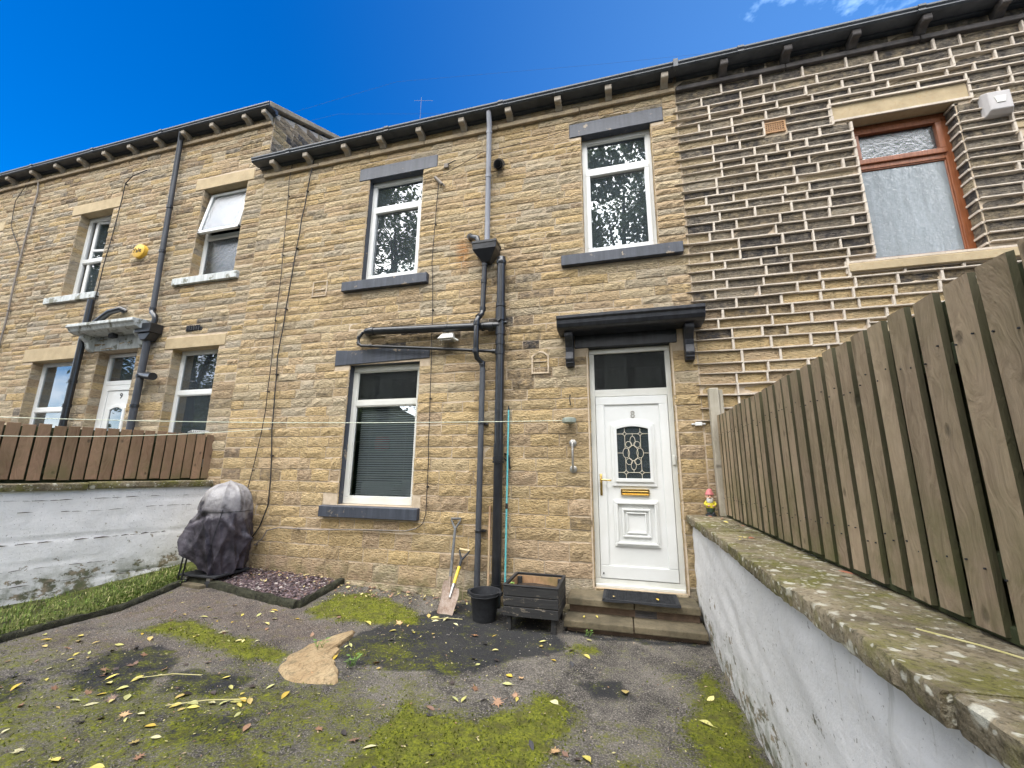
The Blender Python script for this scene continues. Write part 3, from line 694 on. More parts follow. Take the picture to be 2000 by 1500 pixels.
# ---- house 9 (left)
X9 = -16.0
H9 = thing('terraced_house', 'left hand taller terraced house with white door numbered 9 above the brown fence', 'house', ((B89+X9)/2, 0, 0), 'stone houses of the terrace')
O9 = {'UR': (-7.00, -6.03, 4.63, 6.33), 'UL': (-10.16, -9.25, 4.61, 6.35), 'LR': (-7.05, -6.08, 1.62, 3.375), 'LL': (-10.48, -9.36, 1.62, 3.36), 'D': (-8.78, -7.84, .75, 3.44), 'FL': (-13.9, -12.78, 4.62, 6.36), 'FLL': (-14.0, -12.8, 1.6, 3.36)}
L9 = [(-7.2, -5.90, 6.33, 6.54), (-10.4, -9.05, 6.35, 6.57), (-7.22, -5.96, 3.375, 3.56), (-10.75, -9.18, 3.36, 3.60), (-14.1, -12.5, 6.36, 6.58), (-14.2, -12.6, 3.36, 3.6),
      (-7.28, -5.90, 4.49, 4.63), (-10.50, -9.12, 4.47, 4.61), (-14.1, -12.6, 4.48, 4.62), (-7.25, -5.9, 1.48, 1.62), (-10.6, -9.2, 1.48, 1.62)]
r9 = random.Random(9)
cs9 = courses(-.05, ZS9-.03, h9, r9)+[(ZS9+.03, ZS9+.16)]
wall_sheet('mortar_wall', H9, X9, B89, -.15, ZS9+.24, list(O9.values()), M['mortar'])
rects = lay(X9, B89, cs9, len8, list(O9.values())+L9, r9)
many = masonry(H9, rects, col9, .013, .055, r9, hidden=lambda x, z: z < 2.05)
for k, (x0, x1, z0, z1) in O9.items():
    reveal(many, x0, 1, z0, z1, .19, cs9, col9, r9); reveal(many, x1, -1, z0, z1, .19, cs9, col9, r9)
# gable end of house 9 rising over the lower roof
csg = courses(6.2, 9.6, lambda z: .13, r9)
gm = MB().add([(B89+.001, 0, 6.0), (B89+.001, 8.4, 6.0), (B89+.001, 8.4, 7.60), (B89+.001, 4.2, 9.62), (B89+.001, 0, 7.60)], [(0, 1, 2, 3, 4)])
gm.build('gable_mortar', M['mortar'], H9, recalc=False)
for za, zb in csg:
    y = 0.0
    lim = 4.2 if za < 7.6 else 4.2
    start = max(0, (zb-7.62)/.48)
    y = start
    while y < 4.2:
        L = r9.choice((.28, .36, .42, .5)); me, vs, fs = r9.choice(POOL)
        h, sN, g = col9(0, za, r9); many.col = (h, sN*.95, min(1, g+.12))
        many.add([(B89-.0-vy*.055*-1*-1 if False else B89-vy*.055, y+L/2+vx*(L-.014), (za+zb)/2+vz*(zb-za-.014)) for vx, vy, vz in vs], fs); y += L
o = many.build('stone_block', M['stone_many'], H9, attr=True, recalc=False); o['kind'] = 'stuff'
shell(H9, X9, B89, -.15, ZS9+.2); roof(H9, X9, B89-.02, ZS9+.2)
MB().prism([(-.17, ZS9+.20), (4.2, ZS9+.22+4.37*.48), (4.2, ZS9+.30+4.37*.48), (-.17, ZS9+.30)], B89-.08, B89+.055).build('verge_stone', M['string'], H9, bevel=.008)
eaves(H9, X9, B89, ZS9, [x*.985 for x in (-11.9, -11.15, -10.45, -9.74, -9.05, -8.34, -7.68, -6.98, -6.24)]+[B89-.07, -12.5, -13.3], M['corbel'], M['string'], gx1=B89+.08)
ls = M['lintel_stone']
for q in L9[:6]: lintel(H9, q[0], q[1], q[2]-.008, q[3], M['lintel_stone'], depth=.15, proud=.016)
for q in L9[6:]: sill(H9, q[0], q[1], q[2], q[3]-.004, M['pale_paint'], proj=.06, depth=.16)
w9 = window(H9, *O9['UR'], .15, 5.45, M['white'], up='open', low='fixed', gl='glass_rain')
x0, x1, z0, z1 = O9['UR']                                           # top sash tilted out at its foot
def tilted_sash(par, x0, x1, zt, zb, yt, yb, mat, g):
    m_ = MB(); a, b = Vector((0, yb-yt, zb-zt)), Vector((1, 0, 0)); L = a.length; a /= L; n = a.cross(b).normalized()
    def P(u, v): return Vector((u, yt, zt))+a*v
    wd = .055
    for (u0, u1, v0, v1) in ((x0, x0+wd, 0, L), (x1-wd, x1, 0, L), (x0, x1, 0, wd), (x0, x1, L-wd, L)):
        c = (P(u0, v0)+P(u1, v1))/2; m_.obox(c, b*(u1-u0)/2, a*(v1-v0)/2, n*.025)
    s = m_.build('sash', mat, par, bevel=.006)
    m_ = MB(); c = (P(x0, 0)+P(x1, L))/2; m_.obox(c, b*(x1-x0-.1)/2, a*(L-.1)/2, n*.004); m_.build('pane', M[g], par)
tilted_sash(w9, x0+.045, x1-.045, z1-.05, 5.44, .13, .0, M['white'], 'glass_rain')
w9 = window(H9, *O9['UL'], .15, 5.40, M['white'], up='open', low='open')
x0, x1, z0, z1 = O9['UL']
def swung(par, x0, x1, z0, z1, hx, hy, ang, mat):                     # side hung sash standing ajar
    ca, sa = math.cos(ang), math.sin(ang); u = Vector((ca, sa, 0)); n = Vector((-sa, ca, 0)); m_ = MB(); Lw = x1-x0
    def B(a0, a1, c0, c1, t, mb): mb.obox(Vector((hx, hy, 0))+u*(a0+a1)/2+Vector((0, 0, (c0+c1)/2)), u*(a1-a0)/2, Vector((0, 0, (c1-c0)/2)), n*t)
    for q in ((0, .06, z0, z1), (Lw-.06, Lw, z0, z1), (0, Lw, z0, z0+.06), (0, Lw, z1-.06, z1), (.05, Lw-.05, z0+.95, z0+1.0)): B(*q, .025, m_)
    m_.build('sash', mat, par, bevel=.006); m_ = MB(); B(.05, Lw-.05, z0+.05, z1-.05, .004, m_); m_.build('pane', M['glass'], par)
swung(w9, x0+.16, x1-.05, z0+.06, z1-.06, x0+.17, .20, .17, M['white'])
bx('curtain', M['curtain'], w9, x0+.5, x1-.06, .34, .36, z0+.05, z1-.1, 0)
w9 = window(H9, *O9['LR'], .15, 2.66, M['white'])
bx('curtain', M['curtain'], w9, -6.96, -6.74, .32, .34, 1.66, 3.3, 0)
w9 = window(H9, *O9['LL'], .15, 2.47, M['white'])
bx('curtain', M['curtain'], w9, -10.4, -9.45, .34, .36, 1.66, 3.25, 0)
window(H9, *O9['FL'], .15, 5.4, M['white']); window(H9, *O9['FLL'], .15, 2.5, M['white'])
dx0, dx1, dz0, dz1 = O9['D']; yd = .16
d9 = frame_bars(MB(), dx0+.004, dx1-.004, dz0, dz1-.01, yd, yd+.07, .06).box(dx0+.06, dx1-.06, yd+.003, yd+.068, 2.86, 2.94).build('door', M['white'], H9, bevel=.006)
MB().box(dx0+.06, dx1-.06, yd+.03, yd+.036, 2.94, dz1-.07).build('pane', M['glass'], d9)
leaf = MB().box(dx0+.07, dx1-.07, yd+.01, yd+.055, dz0+.06, 2.855); frame_bars(leaf, dx0+.07, dx1-.07, dz0+.06, 2.855, yd-.006, yd+.012, .09).build('door_leaf', M['white'], d9, bevel=.005)
c9 = (dx0+dx1)/2; mb = MB()
hoop(mb, arch(c9-.2, c9+.2, 1.75, 2.46, .06), arch(c9-.15, c9+.15, 1.8, 2.42, .045), yd-.018, yd+.011); mb.build('glass_surround', M['white'], d9, bevel=.005)
MB().prism(arch(c9-.15, c9+.15, 1.8, 2.42, .045), yd-.002, yd+.009, 'y').build('leaded_pane', M['glass'], d9); MB().box(c9-.149, c9+.149, yd+.0092, yd+.0098, 1.8, 2.43).build('pane_backing', M['dark'], d9)
text('9', .135, (c9+.02, yd+.008, 2.665), M['rubber'], 'door_number', d9, .004)
hp9 = [(0, 3.88), (-.36, 3.84), (-.36, 3.79), (-.33, 3.775), (-.30, 3.72), (-.24, 3.70), (0, 3.70)]
hd9 = MB().prism(hp9, -9.08, -7.52).build('door_hood', M['pale_paint'], H9, bevel=.006)
MB().box(-9.0, -7.6, -.018, .15, 3.445, 3.695).build('door_lintel', M['pale_paint'], H9, bevel=.006)
for x in (-8.98, -7.72): MB().prism([(0, 3.70), (-.2, 3.70), (-.2, 3.64), (-.12, 3.58), (-.09, 3.48), (-.05, 3.44), (0, 3.43)], x, x+.10).build('bracket', M['pale_paint'], hd9, bevel=.006)
bx('lamp', M['rubber'], hd9, -8.36, -8.24, -.16, -.08, 3.62, 3.69, .008)

# ---- house 7 (right)
X7 = 9.0
H7 = thing('terraced_house', 'right hand terraced house of soot blackened stone with raised pale pointing and a brown window', 'house', ((B87+X7)/2, 0, 0), 'stone houses of the terrace')
O7 = {'W': (2.665, 3.63, 3.675, 5.435), 'L': (2.7, 3.6, 1.0, 2.8), 'D': (5.2, 6.1, .3, 2.9), 'U2': (5.9, 6.8, 3.675, 5.435)}
L7 = [(2.50, 3.765, 5.435, 5.65), (2.41, 3.86, 3.565, 3.675), (2.5, 3.76, 2.8, 3.0), (2.4, 3.8, .87, 1.0), (4.05, 4.3, 4.98, 5.08), (5.7, 7.0, 5.435, 5.65), (5.65, 7.05, 3.565, 3.675), (5.0, 6.3, 2.9, 3.1), (1.80, 2.04, 5.43, 5.58)]
r7 = random.Random(77); cs7 = courses(-.05, ZS8-.03, h7, r7)+[(ZS8+.03, ZS8+.16)]
wall_sheet('mortar_wall', H7, B87, X7, -.15, ZS8+.24, list(O7.values()), M['mortar'])
rects = lay(B87, X7, cs7, len7, list(O7.values())+L7, r7)
occ7 = lambda x, z: (z-1.5)*.97/max(x, .98) < .5
many = masonry(H7, rects, col7, .020, .034, r7, hidden=occ7)
for k, (x0, x1, z0, z1) in O7.items():
    reveal(many, x0, 1, z0, z1, .15, cs7, col7, r7, .03); reveal(many, x1, -1, z0, z1, .15, cs7, col7, r7, .03)
o = many.build('stone_block', M['stone_many'], H7, attr=True, recalc=False); o['kind'] = 'stuff'
rib = MB()
for xa, xb, za, zb in rects:
    if za > ZS8: continue
    pr = -.027-r7.uniform(0, .012); low = xa < B87+.01
    e = r7.uniform(.0, .10) if low else .0
    dz = r7.uniform(-.004, .004); hw = r7.uniform(.0075, .011)
    if not low or za > 2.0:
        rib.add([(xa-e, 0, za-hw*(.2 if low else 1)), (xb, 0, za-hw), (xb, 0, za+hw), (xa-e, 0, za+hw*(.2 if low else 1)),
             (xa-e, pr, za-hw*.7*(.2 if low else 1)+dz), (xb, pr-.002, za-hw*.8-dz), (xb, pr-.002, za+hw*.8-dz), (xa-e, pr, za+hw*.7*(.2 if low else 1)+dz)],
             [(4, 5, 6, 7), (0, 1, 5, 4), (3, 7, 6, 2), (1, 2, 6, 5), (0, 4, 7, 3)])
    wv = r7.uniform(.008, .012)
    rib.box(xb-wv, xb+wv, pr+.002, .0, za+hw*.7, zb-.009)
for x0, x1, z0, z1 in (O7['W'], O7['U2']):                           # pointing carried round the reveals
    for za, zb in cs7:
        if z0 < za < z1-.02:
            rib.box(x1-.02, x1+.03, .0, .13, za-.012, za+.012); rib.box(x0-.03, x0+.02, .0, .13, za-.012, za+.012)
for q in L7[:2]+L7[5:7]: frame_bars(rib, q[0]-.026, q[1]+.026, q[2]-.004, q[3]+.026, -.022, 0, .024)
o = rib.build('pointing', M['ribbon'], H7, bevel=0, recalc=False); o['kind'] = 'stuff'
shell(H7, B87, X7, -.15, ZS8+.2); roof(H7, B87, X7, ZS8+.2)
eaves(H7, B87+.004, X7, ZS8, [1.42, 2.11, 2.80, 3.46, 4.15, 4.85, 5.55, 6.25], M['corbel_dark'], M['corbel_dark'])
bx('gutter_bracket', M['gutter'], H7, B87-.03, B87+.03, -.235, -.18, ZS8+.15, ZS8+.27, .004)
lintel(H7, 2.50, 3.765, 5.428, 5.645, ls, depth=.13, proud=.012); lintel(H7, 5.7, 7.0, 5.44, 5.645, ls); lintel(H7, 2.5, 3.76, 2.805, 3.0, ls); lintel(H7, 5.0, 6.3, 2.905, 3.1, ls)
sill(H7, 2.41, 3.86, 3.568, 3.673, ls, proj=.05, depth=.14); sill(H7, 5.65, 7.05, 3.568, 3.673, ls); sill(H7, 2.4, 3.8, .87, .998, ls)
lintel(H7, 4.05, 4.3, 4.985, 5.075, ls, depth=.02, name='pale_stone_block')
window(H7, *O7['W'], .13, 4.90, M['brown'], up='sash', low='fixed', gu='glass_rain', gl='glass_frost', fw=.075, sw=.06)
window(H7, *O7['U2'], .13, 4.90, M['brown'], up='sash', low='fixed'); window(H7, *O7['L'], .13, 2.2, M['brown']); 
bx('door', M['brown'], H7, 5.2, 6.1, .1, .16, .3, 2.9, .006)
vg = MB(); frame_bars(vg, 1.81, 2.03, 5.435, 5.575, -.022, .02, .012)
for k in range(1, 8): vg.box(1.81+.0245*k+.004, 1.81+.0245*k+.014, -.018, .01, 5.445, 5.565)
for k in range(1, 5): vg.box(1.82, 2.02, -.018, .01, 5.435+.027*k, 5.435+.027*k+.009)
vg = vg.build('air_brick', M['terracotta'], H7); bx('dark_backing', M['dark'], vg, 1.82, 2.02, -.008, .012, 5.44, 5.57, 0)  # dark sheet stands in for the shade inside the holes

# small patches in the walls
mb = MB(); hoop(mb, arch(-1.035, -.815, 2.64, 2.87, .06), arch(-1.015, -.835, 2.66, 2.855, .052), -.024, .0); mb.box(-1.01, -.84, -.022, 0, 2.79, 2.80); mb.build('mortar_patch', M['mortar'], H8, bevel=.004)
mb = MB(); frame_bars(mb, -4.42, -4.16, 4.0, 4.25, -.020, 0, .018); mb.box(-4.37, -4.2, -.018, 0, 4.10, 4.12); mb.build('mortar_patch', M['mortar'], H8, bevel=.004)
mb = MB()
for k in range(6): mb.box(-6.8+.0+k*.05, -6.8+k*.05+.03, -.03, .0, 3.66, 3.74)
mb.box(-6.82, -6.48, -.012, 0, 3.65, 3.75).build('air_brick', M['rubber'], H9)

# ------------------------------------------------------------------ the yard
def gz(x, y):
    return max(0, -x-1.6)*.045*max(0, min(1, (y+1.3)/1.3)) + .012*ns(x, y, .9) + .006*ns(x, y, 3.1, 5)
PATCH = {
 'moss': [[(-3.23, -.87), (-3.32, -.35), (-2.96, -.18), (-2.39, -.36), (-2.05, -.6), (-2.0, -.81), (-2.26, -.88), (-2.59, -.98), (-3.02, -.96)],
          [(-4.42, -1.68), (-4.42, -1.36), (-4.16, -1.31), (-3.57, -1.5), (-3.05, -1.56), (-2.67, -1.68), (-2.64, -1.84), (-2.9, -1.86), (-3.42, -1.78), (-3.97, -1.68)],
          [(-1.52, -1.98), (-1.01, -2.14), (-.85, -2.04), (-.6, -1.68), (-.34, -1.78), (-.42, -2.42), (-.6, -3.0), (-1.5, -3.0), (-1.46, -2.42)],
          [(.46, -1.27), (.58, -1.0), (.66, -1.2), (.67, -3.2), (.3, -3.2), (.32, -2.21), (.26, -1.88)],
          [(-.54, -.88), (-.31, -.75), (-.3, -.95), (-.5, -1.03)]],
 'half': [[(-2.42, -1.62), (-2.3, -1.15), (-1.95, -1.0), (-1.6, -1.3), (-1.15, -1.45), (-1.1, -1.75), (-2.0, -1.75)], [(-5.1, -2.6), (-4.0, -2.5), (-3.0, -2.3), (-2.2, -2.1), (-1.6, -2.2), (-1.5, -4.6), (-5.2, -4.6)], [(-1.93, -1.72), (-1.61, -1.67), (-1.26, -1.73), (-1.1, -1.75), (-1.23, -1.95), (-1.6, -2.0)],
          [(-3.6, -2.3), (-2.6, -2.05), (-1.9, -1.85), (-1.2, -2.0), (-.9, -2.6), (-1.2, -4.5), (-5.0, -4.5), (-4.2, -2.6)],
          [(-.3, -2.0), (.3, -2.1), (.4, -4), (-.5, -4)], [(-5.1, -2.2), (-4.4, -2.1), (-4.3, -3.2), (-5.1, -3.2)], [(.2, -1.1), (.45, -.9), (.5, -1.4), (.3, -1.5)]],
 'tar': [[(-2.33, -1.61), (-2.43, -1.13), (-2.06, -.52), (-1.9, -.1), (-1.1, -.05), (-.58, -.7), (-.57, -.99), (-.88, -1.28), (-1.08, -1.56), (-1.29, -1.66), (-1.71, -1.66), (-2.09, -1.68)],
         [(-4.2, -2.05), (-3.84, -1.79), (-3.37, -2.05), (-3.17, -2.52), (-3.74, -2.56)], [(-3.3, -2.1), (-2.7, -2.0), (-2.6, -2.3), (-3.1, -2.4)], [(-4.6, -2.6), (-3.9, -2.6), (-3.8, -2.9), (-4.6, -2.9)], [(-.35, -1.45), (-.05, -1.4), (0, -1.6), (-.25, -1.65)], [(-2.7, -2.5), (-2.2, -2.4), (-2.1, -2.7), (-2.6, -2.8)], [(-.62, -.62), (.66, -.62), (.66, -.50), (-.62, -.50)]],  # last outline: darker strip along the foot of the lower step
 'red': [[(-5.2, -.6), (-3.4, -.75), (-2.6, -1.1), (-2.7, -1.6), (-4.2, -1.35), (-5.1, -1.7)], [(-5.1, -1.8), (-4.2, -1.75), (-3.2, -1.85), (-3.6, -2.1), (-5.0, -2.2)]]}
def polyval(poly, x, y, soft):
    inside = False; dm = 9; n = len(poly)
    for i in range(n):
        x1, y1 = poly[i]; x2, y2 = poly[(i+1) % n]
        if (y1 > y) != (y2 > y) and x < (x2-x1)*(y-y1)/(y2-y1)+x1: inside = not inside
        dx, dy = x2-x1, y2-y1; t = max(0, min(1, ((x-x1)*dx+(y-y1)*dy)/(dx*dx+dy*dy)))
        d = math.hypot(x-x1-t*dx, y-y1-t*dy); dm = min(dm, d)
    s = dm if inside else -dm
    return max(0, min(1, .5+s/soft/2))
BOXES = {k: [(p, min(q[0] for q in p), max(q[0] for q in p), min(q[1] for q in p), max(q[1] for q in p)) for p in v] for k, v in PATCH.items()}
def pv(kind, x, y, soft):
    b = 0
    for p, a0, a1, b0, b1 in BOXES[kind]:
        if a0-soft < x < a1+soft and b0-soft < y < b1+soft: b = max(b, polyval(p, x, y, soft))
    return b
g = MB(); GX0, GX1, GY0, GY1, ST = -7.0, .72, -4.8, .02, .032
nx, ny = int((GX1-GX0)/ST), int((GY1-GY0)/ST)
gv = []; gf = []; gc = []
for j in range(ny+1):
    for i in range(nx+1):
        x = GX0+(GX1-GX0)*i/nx; y = GY0+(GY1-GY0)*j/ny
        wx = x+.07*ns(x, y, 4.1, 2)+.03*ns(x, y, 13, 1); wy = y+.07*ns(x, y, 4.3, 8)+.03*ns(x, y, 13, 7)
        mo = max(pv('moss', wx, wy, .09), .58*pv('half', wx, wy, .25), .0)
        ta = pv('tar', wx, wy, .12); re = pv('red', wx, wy, .2)
        if y > -.12 and x < -.6: mo = max(mo, .35)
        mo = max(mo, .40 if y < -1.9 else .25)
        gv.append((x, y, gz(x, y)+.010*mo*max(0, ns(x, y, 9, 3)+.4))); gc.append((mo, ta, re))
for j in range(ny):
    for i in range(nx):
        a = j*(nx+1)+i; gf.append((a, a+1, a+nx+2, a+nx+1))
g.v, g.f, g.c = gv, gf, gc
o = g.build('yard', M['ground'], None, attr='patch', smooth=True, recalc=False, kind='structure')
o = MB().add([(-150, -150, -.06), (150, -150, -.06), (150, 60, -.06), (-150, 60, -.06)], [(0, 1, 2, 3)]).build('ground', M['ground_far'], None, kind='structure', recalc=False)

rg = random.Random(5)
# moss tufts growing in the green patches
mt = MB()
n = 0
while n < 16000:
    x, y = rg.uniform(-5.2, .66), rg.uniform(-3.4, -.05)
    m_ = pv('moss', x, y, .1)*(.55+.45*ns(x, y, 6))+.10*pv('half', x, y, .2)
    if rg.random() > m_: 
        n += .15; continue
    n += 1; h = rg.uniform(.005, .015); a = rg.uniform(0, 2*PI); z = gz(x, y)+.004; wdt = rg.uniform(.003, .008)
    k = rg.uniform(.7, 1.3); mt.col = (.105*k, .125*k, .012*k)
    mt.add([(x-math.cos(a)*wdt, y-math.sin(a)*wdt, z), (x+math.cos(a)*wdt, y+math.sin(a)*wdt, z), (x+rg.uniform(-.006, .006), y+rg.uniform(-.006, .006), z+h)], [(0, 1, 2)])
mt.build('moss', M['many'], None, attr=True, kind='stuff', recalc=False)
# loose grit
gm = MB()
for k in range(3800):
    x, y = rg.uniform(-5.1, .62), rg.uniform(-3.3, -.1); s = rg.uniform(.0025, .007); z = gz(x, y)+.003
    t = rg.choice((.32, .24, .15, .06, .05)); gm.col = (t*1.05, t*.95, t*.83)
    a = rg.uniform(0, PI); ca, sa = math.cos(a)*s, math.sin(a)*s
    gm.add([(x+ca, y+sa, z), (x-sa*.8, y+ca*.8, z), (x-ca, y-sa, z), (x+sa*.7, y-ca*.7, z), (x, y, z+s*.7)], [(0, 1, 4), (1, 2, 4), (2, 3, 4), (3, 0, 4)])
gm.build('grit', M['many'], None, attr=True, kind='stuff', recalc=False)

# kerb edging, gravel bed, grass
kp = [(-5.28, -4.6), (-5.26, -3.4), (-5.24, -2.6), (-5.25, -1.9), (-5.19, -1.4), (-5.22, -.9), (-5.26, -.56)]
kt = thing('kerb_edging', 'low mossy concrete edging round the grass and the purple chippings', 'kerb', (-5.2, -1, 0))
def kerbrun(pts, wd, hgt, parent):
    for a, b in zip(pts, pts[1:]):
        mb = MB(); L = math.dist(a, b); m_ = max(2, int(L/.06)); dx, dy = (b[0]-a[0])/L, (b[1]-a[1])/L
        vs = []; fs = []
        for i in range(m_+1):
            x, y = a[0]+dx*L*i/m_, a[1]+dy*L*i/m_; z = gz(x, y)
            for u, h in ((-1, -.05), (-1.05, .55), (-.75, .95), (0, 1.05), (.7, .95), (1.02, .5), (1, -.05)):
                r_ = 1+.45*ns(x*3+u, y*3, 4.0, u)
                vs.append((x-dy*wd*u*r_, y+dx*wd*u*r_, z+hgt*h*(1+.3*ns(x, y, 6, u))))
        for i in range(m_):
            for q in range(6): fs.append((i*7+q, i*7+q+1, (i+1)*7+q+1, (i+1)*7+q))
        fs += [tuple(range(7)), tuple(range(m_*7, m_*7+7))[::-1]]
        mb.add(vs, fs).build('kerb_stone', M['kerb'], parent, smooth=True)
kerbrun(kp, .035, .055, kt)
kerbrun([(-5.26, -.54), (-4.35, -.66), (-3.42, -.80)], .042, .07, kt); kerbrun([(-3.41, -.80), (-3.45, -.02)], .035, .065, kt)
pm = MB()
for k in range(5200):
    x = rg.uniform(-5.0, -3.47); y = rg.uniform(-.50-(x+5.26)*.14, -.02)
    if x < -4.55 and y > -.05-(x+5.0)*.9+.1 and rg.random() < .8: continue
    z = gz(x, y)+.012+rg.uniform(-.008, .02); s = rg.uniform(.010, .026)
    c = rg.choice(((.12, .085, .09), (.18, .135, .14), (.07, .052, .056), (.25, .20, .195), (.15, .095, .08), (.09, .068, .074), (.38, .34, .32) if rg.random() < .3 else (.12, .08, .09)))
    pm.col = c; a = rg.uniform(0, PI); u = Vector((math.cos(a), math.sin(a), rg.uniform(-.4, .4)))*s; v = Vector((-math.sin(a), math.cos(a), rg.uniform(-.5, .5)))*s*rg.uniform(.4, .8)
    nrm = u.cross(v).normalized()*s*.35
    if nrm.z < 0: nrm = -nrm
    c0 = Vector((x, y, z)); p = [c0+u, c0+v*.9+u*.2, c0-u*.8+v*.3, c0-u*.5-v*.9, c0+u*.5-v]
    pm.add([q for q in p]+[q+nrm for q in p], [(5, 6, 7, 8, 9)]+[(i, (i+1) % 5, 5+(i+1) % 5, 5+i) for i in range(5)])
pm.build('slate_chippings', M['many'], None, attr=True, kind='stuff', recalc=False)
bed = MB()
def bedz(x, y): return gz(x, y)+.014
vs = []; fs = []
for j in range(9):
    for i in range(17):
        x = -5.2+1.75*i/16; y0 = -.52-(x+5.26)*.14; y = y0+(-.005-y0)*j/8; vs.append((x, y, bedz(x, y)))
for j in range(8):
    for i in range(16): a = j*17+i; fs.append((a, a+1, a+18, a+17))
bed.add(vs, fs).build('gravel_bed', M['soil'], None, kind='structure', recalc=False)
P0, DL = Vector((-5.80, 0, 0)), Vector((-.368, -.930, 0)).normalized(); NL = Vector((.930, -.368, 0)).normalized()
def leftwall_x(y): return P0.x+DL.x/DL.y*y
gs = MB(); vs = []; fs = []
for j in range(60):
    y = -4.7+4.68*j/59
    for i in range(6):
        xa, xb = leftwall_x(y)-.05, -5.25+(.0 if y < -.55 else .35); x = xa+(xb-xa)*i/5; vs.append((x, y, gz(x, y)+.022+.012*ns(x, y, 4)))
for j in range(59):
    for i in range(5): a = j*6+i; fs.append((a, a+1, a+7, a+6))
gs.add(vs, fs).build('grass_verge', mottled('grass_soil', (.035, .036, .016), (.12, .14, .03), 9, .95, .8, .02), None, kind='structure', recalc=False)
gb = MB()
for k in range(9500):
    y = -rg.uniform(.30, 3.1)
    xa, xb = leftwall_x(y)+.03, -5.22
    x = xa+(xb-xa)*rg.random()
    dens = .28+.9*ns(x, y, 2.2, 4)+(.25 if x > xb-.3 else 0)
    if rg.random() > dens+.25: continue
    z = gz(x, y)+.02; L = rg.uniform(.025, .075)*(1.5 if x > xb-.28 and rg.random() < .35 and y < -.9 else 1); a = rg.uniform(0, 2*PI)
    if x > xb-.3: a = rg.gauss(-.3, .8)
    lean = rg.uniform(.25, 1.3); dx, dy = math.cos(a), math.sin(a); wd = rg.uniform(.0025, .005)
    k_ = rg.uniform(.95, 1.7); gb.col = rg.choice(((.10*k_, .15*k_, .03*k_), (.13*k_, .18*k_, .04*k_), (.22*k_, .24*k_, .08*k_), (.07*k_, .11*k_, .02*k_), (.34*k_, .31*k_, .15*k_) if rg.random() < .4 else (.12*k_, .16*k_, .03*k_)))
    pts = [(0, 0), (L*.45*lean*.5, L*.55), (L*lean*.9, L*(.95-.35*lean))]
    vs = []
    for i, (u, h) in enumerate(pts):
        ww = wd*(1, .8, .1)[i]; vs += [(x+dx*u-dy*ww, y+dy*u+dx*ww, z+h), (x+dx*u+dy*ww, y+dy*u-dx*ww, z+h)]
    gb.add(vs, [(0, 1, 3, 2), (2, 3, 5, 4)])
gb.build('grass', M['many'], None, attr=True, kind='stuff', recalc=False)

# tree stump cut flush with the ground
sp = [(-2.57, -1.91), (-2.66, -1.72), (-2.66, -1.5), (-2.60, -1.31), (-2.5, -1.12), (-2.44, -1.16), (-2.42, -1.30), (-2.39, -1.47), (-2.29, -1.66), (-2.2, -1.75), (-2.08, -1.88), (-2.04, -1.97), (-2.23, -2.01), (-2.41, -2.01)]
st = MB(); vs = [(sum(p[0] for p in sp)/len(sp), sum(p[1] for p in sp)/len(sp), .035)]; n = len(sp)*3; ring_ = []
for i in range(n):
    a, b = sp[i//3], sp[(i//3+1) % len(sp)]; t = (i % 3)/3; j = .03*ns(i*1.7, 3); ring_.append((a[0]+(b[0]-a[0])*t+j, a[1]+(b[1]-a[1])*t+j))
for sc, dz in ((.55, .032), (.93, .026), (1.0, .012), (1.06, -.03)):
    for x, y in ring_: vs.append((vs[0][0]+(x-vs[0][0])*sc, vs[0][1]+(y-vs[0][1])*sc, gz(x, y)+dz+.008*ns(x, y, 9)))
fs = [(0, 1+i, 1+(i+1) % n) for i in range(n)]
for q in range(3): fs += [(1+q*n+i, 1+(q+1)*n+i, 1+(q+1)*n+(i+1) % n, 1+q*n+(i+1) % n) for i in range(n)]
def stump_mat():
    m, nt = newmat('sawn_stump_wood'); pos = geo(nt)
    wv = nd(nt, 'TexWave', {'Vector': pos, 'Scale': 6.0, 'Distortion': 9.0, 'Detail': 3.0, 'Detail Scale': 2.0}, wave_type='BANDS', bands_direction='X').outputs['Fac']
    n_ = noise(nt, pos, 5, 6, .65); f = noise(nt, pos, 70, 4, .7)
    c = mixc(nt, rng_(nt, n_, .3, .7), (.30, .20, .10), (.46, .35, .20))
    c = mixc(nt, mth(nt, 'MULTIPLY', rng_(nt, wv, .70, .98), .3), c, (.14, .09, .04))
    c = mixc(nt, rng_(nt, f, .52, .66, 0, .7), c, (.12, .085, .045)); c = mixc(nt, rng_(nt, noise(nt, pos, 14, 6, .7), .52, .68, 0, .7), c, (.09, .085, .05))
    return finish(m, nt, c, .9, mth(nt, 'ADD', mth(nt, 'MULTIPLY', wv, .3), f), .6, .01)
tag(st.add(vs, fs).build('tree_stump', stump_mat(), None, smooth=True), 'pale tan tree stump sawn off flush with the mossy ground', 'stump')

